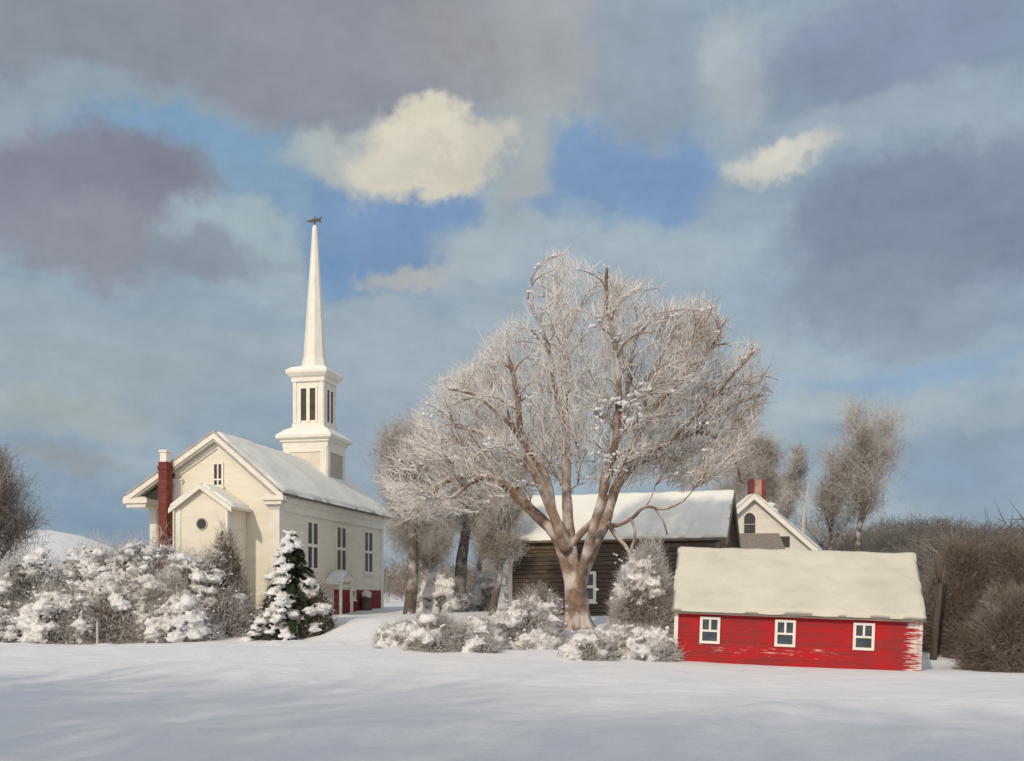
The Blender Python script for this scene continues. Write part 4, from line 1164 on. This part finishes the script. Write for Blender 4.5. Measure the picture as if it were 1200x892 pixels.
def blob(px, py, rx, ry, c, op=1.0, s0=.55, s1=1.15):
    """a cloud or a gap at a compass bearing and height (given by where the photograph shows it)"""
    global col
    d = Vector(((px - 600) / 1200, 1, (699 - py) / 1200)); 
    a = math.atan2(d.x, d.y); e = math.asin(d.z / d.length)
    k = 1 / 1200
    off = t.vmath('MULTIPLY', t.vmath('SUBTRACT', w, (a, e, 0)), (1 / (rx * k * (1 / (1 + ((px - 600) / 1200) ** 2))), 1 / (ry * k * .88), 0))
    f = t.range(t.vmath('LENGTH', off), s0, s1, op, 0.0)
    col = t.mix(f, col, c10(c))
SKY = [
 (300, 40, 420, 130, (131, 134, 146), .95, .55, 1.2), (40, 20, 200, 90, (128, 136, 148), .8, .4, 1.3), (560, 60, 130, 90, (146, 145, 150), .8, .4, 1.2),
 (110, 110, 190, 26, (138, 158, 172), .8, .3, 1.3), (230, 168, 190, 34, (110, 152, 188), .95, .45, 1.25), (330, 212, 120, 50, (116, 154, 186), .9, .4, 1.2),
 (90, 235, 190, 95, (120, 121, 138), .97, .6, 1.12), (150, 215, 110, 50, (114, 116, 134), .8, .4, 1.2), (100, 290, 190, 45, (134, 138, 150), .8, .3, 1.2),
 (290, 285, 100, 48, (156, 178, 186), .9, .5, 1.15), (245, 310, 75, 34, (128, 138, 152), .85, .4, 1.2),
 (660, 60, 100, 100, (160, 162, 166), .8, .4, 1.25), (640, 190, 80, 90, (166, 172, 172), .9, .5, 1.2),
 (440, 270, 105, 75, (108, 142, 184), 1.0, .6, 1.1), (500, 245, 80, 42, (106, 140, 184), .95, .6, 1.1), (405, 320, 45, 40, (100, 142, 190), .8, .4, 1.2),
 (420, 190, 100, 40, (172, 180, 178), .95, .5, 1.15), (500, 178, 86, 46, (214, 206, 186), 1.0, .6, 1.1), (505, 158, 62, 34, (222, 214, 194), .9, .4, 1.15),
 (448, 188, 46, 24, (206, 201, 186), .8, .4, 1.2), (560, 176, 34, 26, (200, 196, 182), .8, .4, 1.2), (505, 196, 60, 16, (198, 192, 176), .55, .3, 1.2),
 (480, 318, 60, 18, (178, 178, 174), .85, .4, 1.2), (560, 300, 70, 50, (162, 176, 182), .8, .4, 1.2),
 (730, 195, 112, 60, (112, 146, 188), 1.0, .6, 1.1), (670, 250, 70, 20, (114, 148, 188), .9, .4, 1.2), (770, 180, 60, 36, (106, 140, 186), .7, .4, 1.2),
 (860, 60, 60, 75, (166, 176, 182), .9, .4, 1.2), (760, 70, 70, 80, (138, 152, 168), .75, .4, 1.2),
 (1060, 50, 190, 75, (124, 140, 164), .95, .5, 1.2), (1030, 150, 190, 38, (150, 166, 182), .9, .4, 1.2), (1120, 120, 90, 42, (146, 164, 182), .8, .4, 1.2),
 (760, 290, 150, 55, (158, 176, 186), .85, .4, 1.25),
 (918, 184, 82, 28, (206, 204, 194), 1.0, .5, 1.15), (912, 165, 36, 20, (214, 210, 198), .9, .4, 1.2),
 (1080, 275, 210, 85, (114, 128, 152), .97, .6, 1.12), (1010, 340, 150, 60, (126, 140, 160), .9, .4, 1.2), (1160, 200, 60, 50, (118, 132, 156), .8, .4, 1.2),
 (1090, 370, 150, 38, (138, 152, 170), .8, .3, 1.2), (1060, 435, 170, 26, (136, 168, 200), .85, .3, 1.25), (1010, 470, 150, 30, (166, 182, 188), .85, .3, 1.25),
 (1130, 550, 130, 50, (132, 156, 180), .7, .4, 1.25), (1090, 490, 110, 14, (158, 174, 186), .6, .3, 1.2),
 (120, 420, 250, 80, (150, 166, 174), .8, .3, 1.3), (60, 490, 160, 26, (158, 168, 166), .7, .3, 1.3), (60, 535, 140, 14, (138, 145, 150), .8, .3, 1.2),
 (140, 595, 150, 52, (114, 140, 164), .85, .4, 1.25), (460, 420, 130, 70, (156, 172, 184), .7, .3, 1.3), (430, 530, 80, 60, (148, 164, 180), .7, .3, 1.3),
]
for b in SKY:
    k_ = .10 if b[4][0] > 195 else .22
    blob(b[0], b[1], b[2], b[3], tuple(v * (1 - k_) + g * k_ for v, g in zip(b[4], (164, 173, 180))), *b[5:])
tex = t.math('ADD', t.math('MULTIPLY', t.noise(dirv, 38, 5, .65), .24), t.math('MULTIPLY', t.noise(t.vmath('MULTIPLY', dirv, (1, 1, 2.5)), 9, 5, .6), .34))
tx = t.math('ADD', tex, .75)
cc = t.new('ShaderNodeCombineXYZ')
for i in range(3): t.l.new(tx, cc.inputs[i])
col = t.vmath('MULTIPLY', col, cc.outputs[0])
t.l.new(col, bg.inputs[0])

cd = bpy.data.cameras.new('camera'); cd.lens = 36.0; cd.sensor_width = 36.0; cd.clip_end = 4000
cd.shift_y = (699 - 446) / 1200
co = bpy.data.objects.new('camera', cd); COL.objects.link(co)
co.location = (0, 0, E); co.rotation_euler = (R(90), 0, 0)
SC.camera = co
SC.view_settings.view_transform = 'Standard'; SC.view_settings.look = 'None'
SC.view_settings.exposure = 0; SC.view_settings.gamma = 1
try: SC.view_settings.use_curve_mapping = False
except Exception: pass
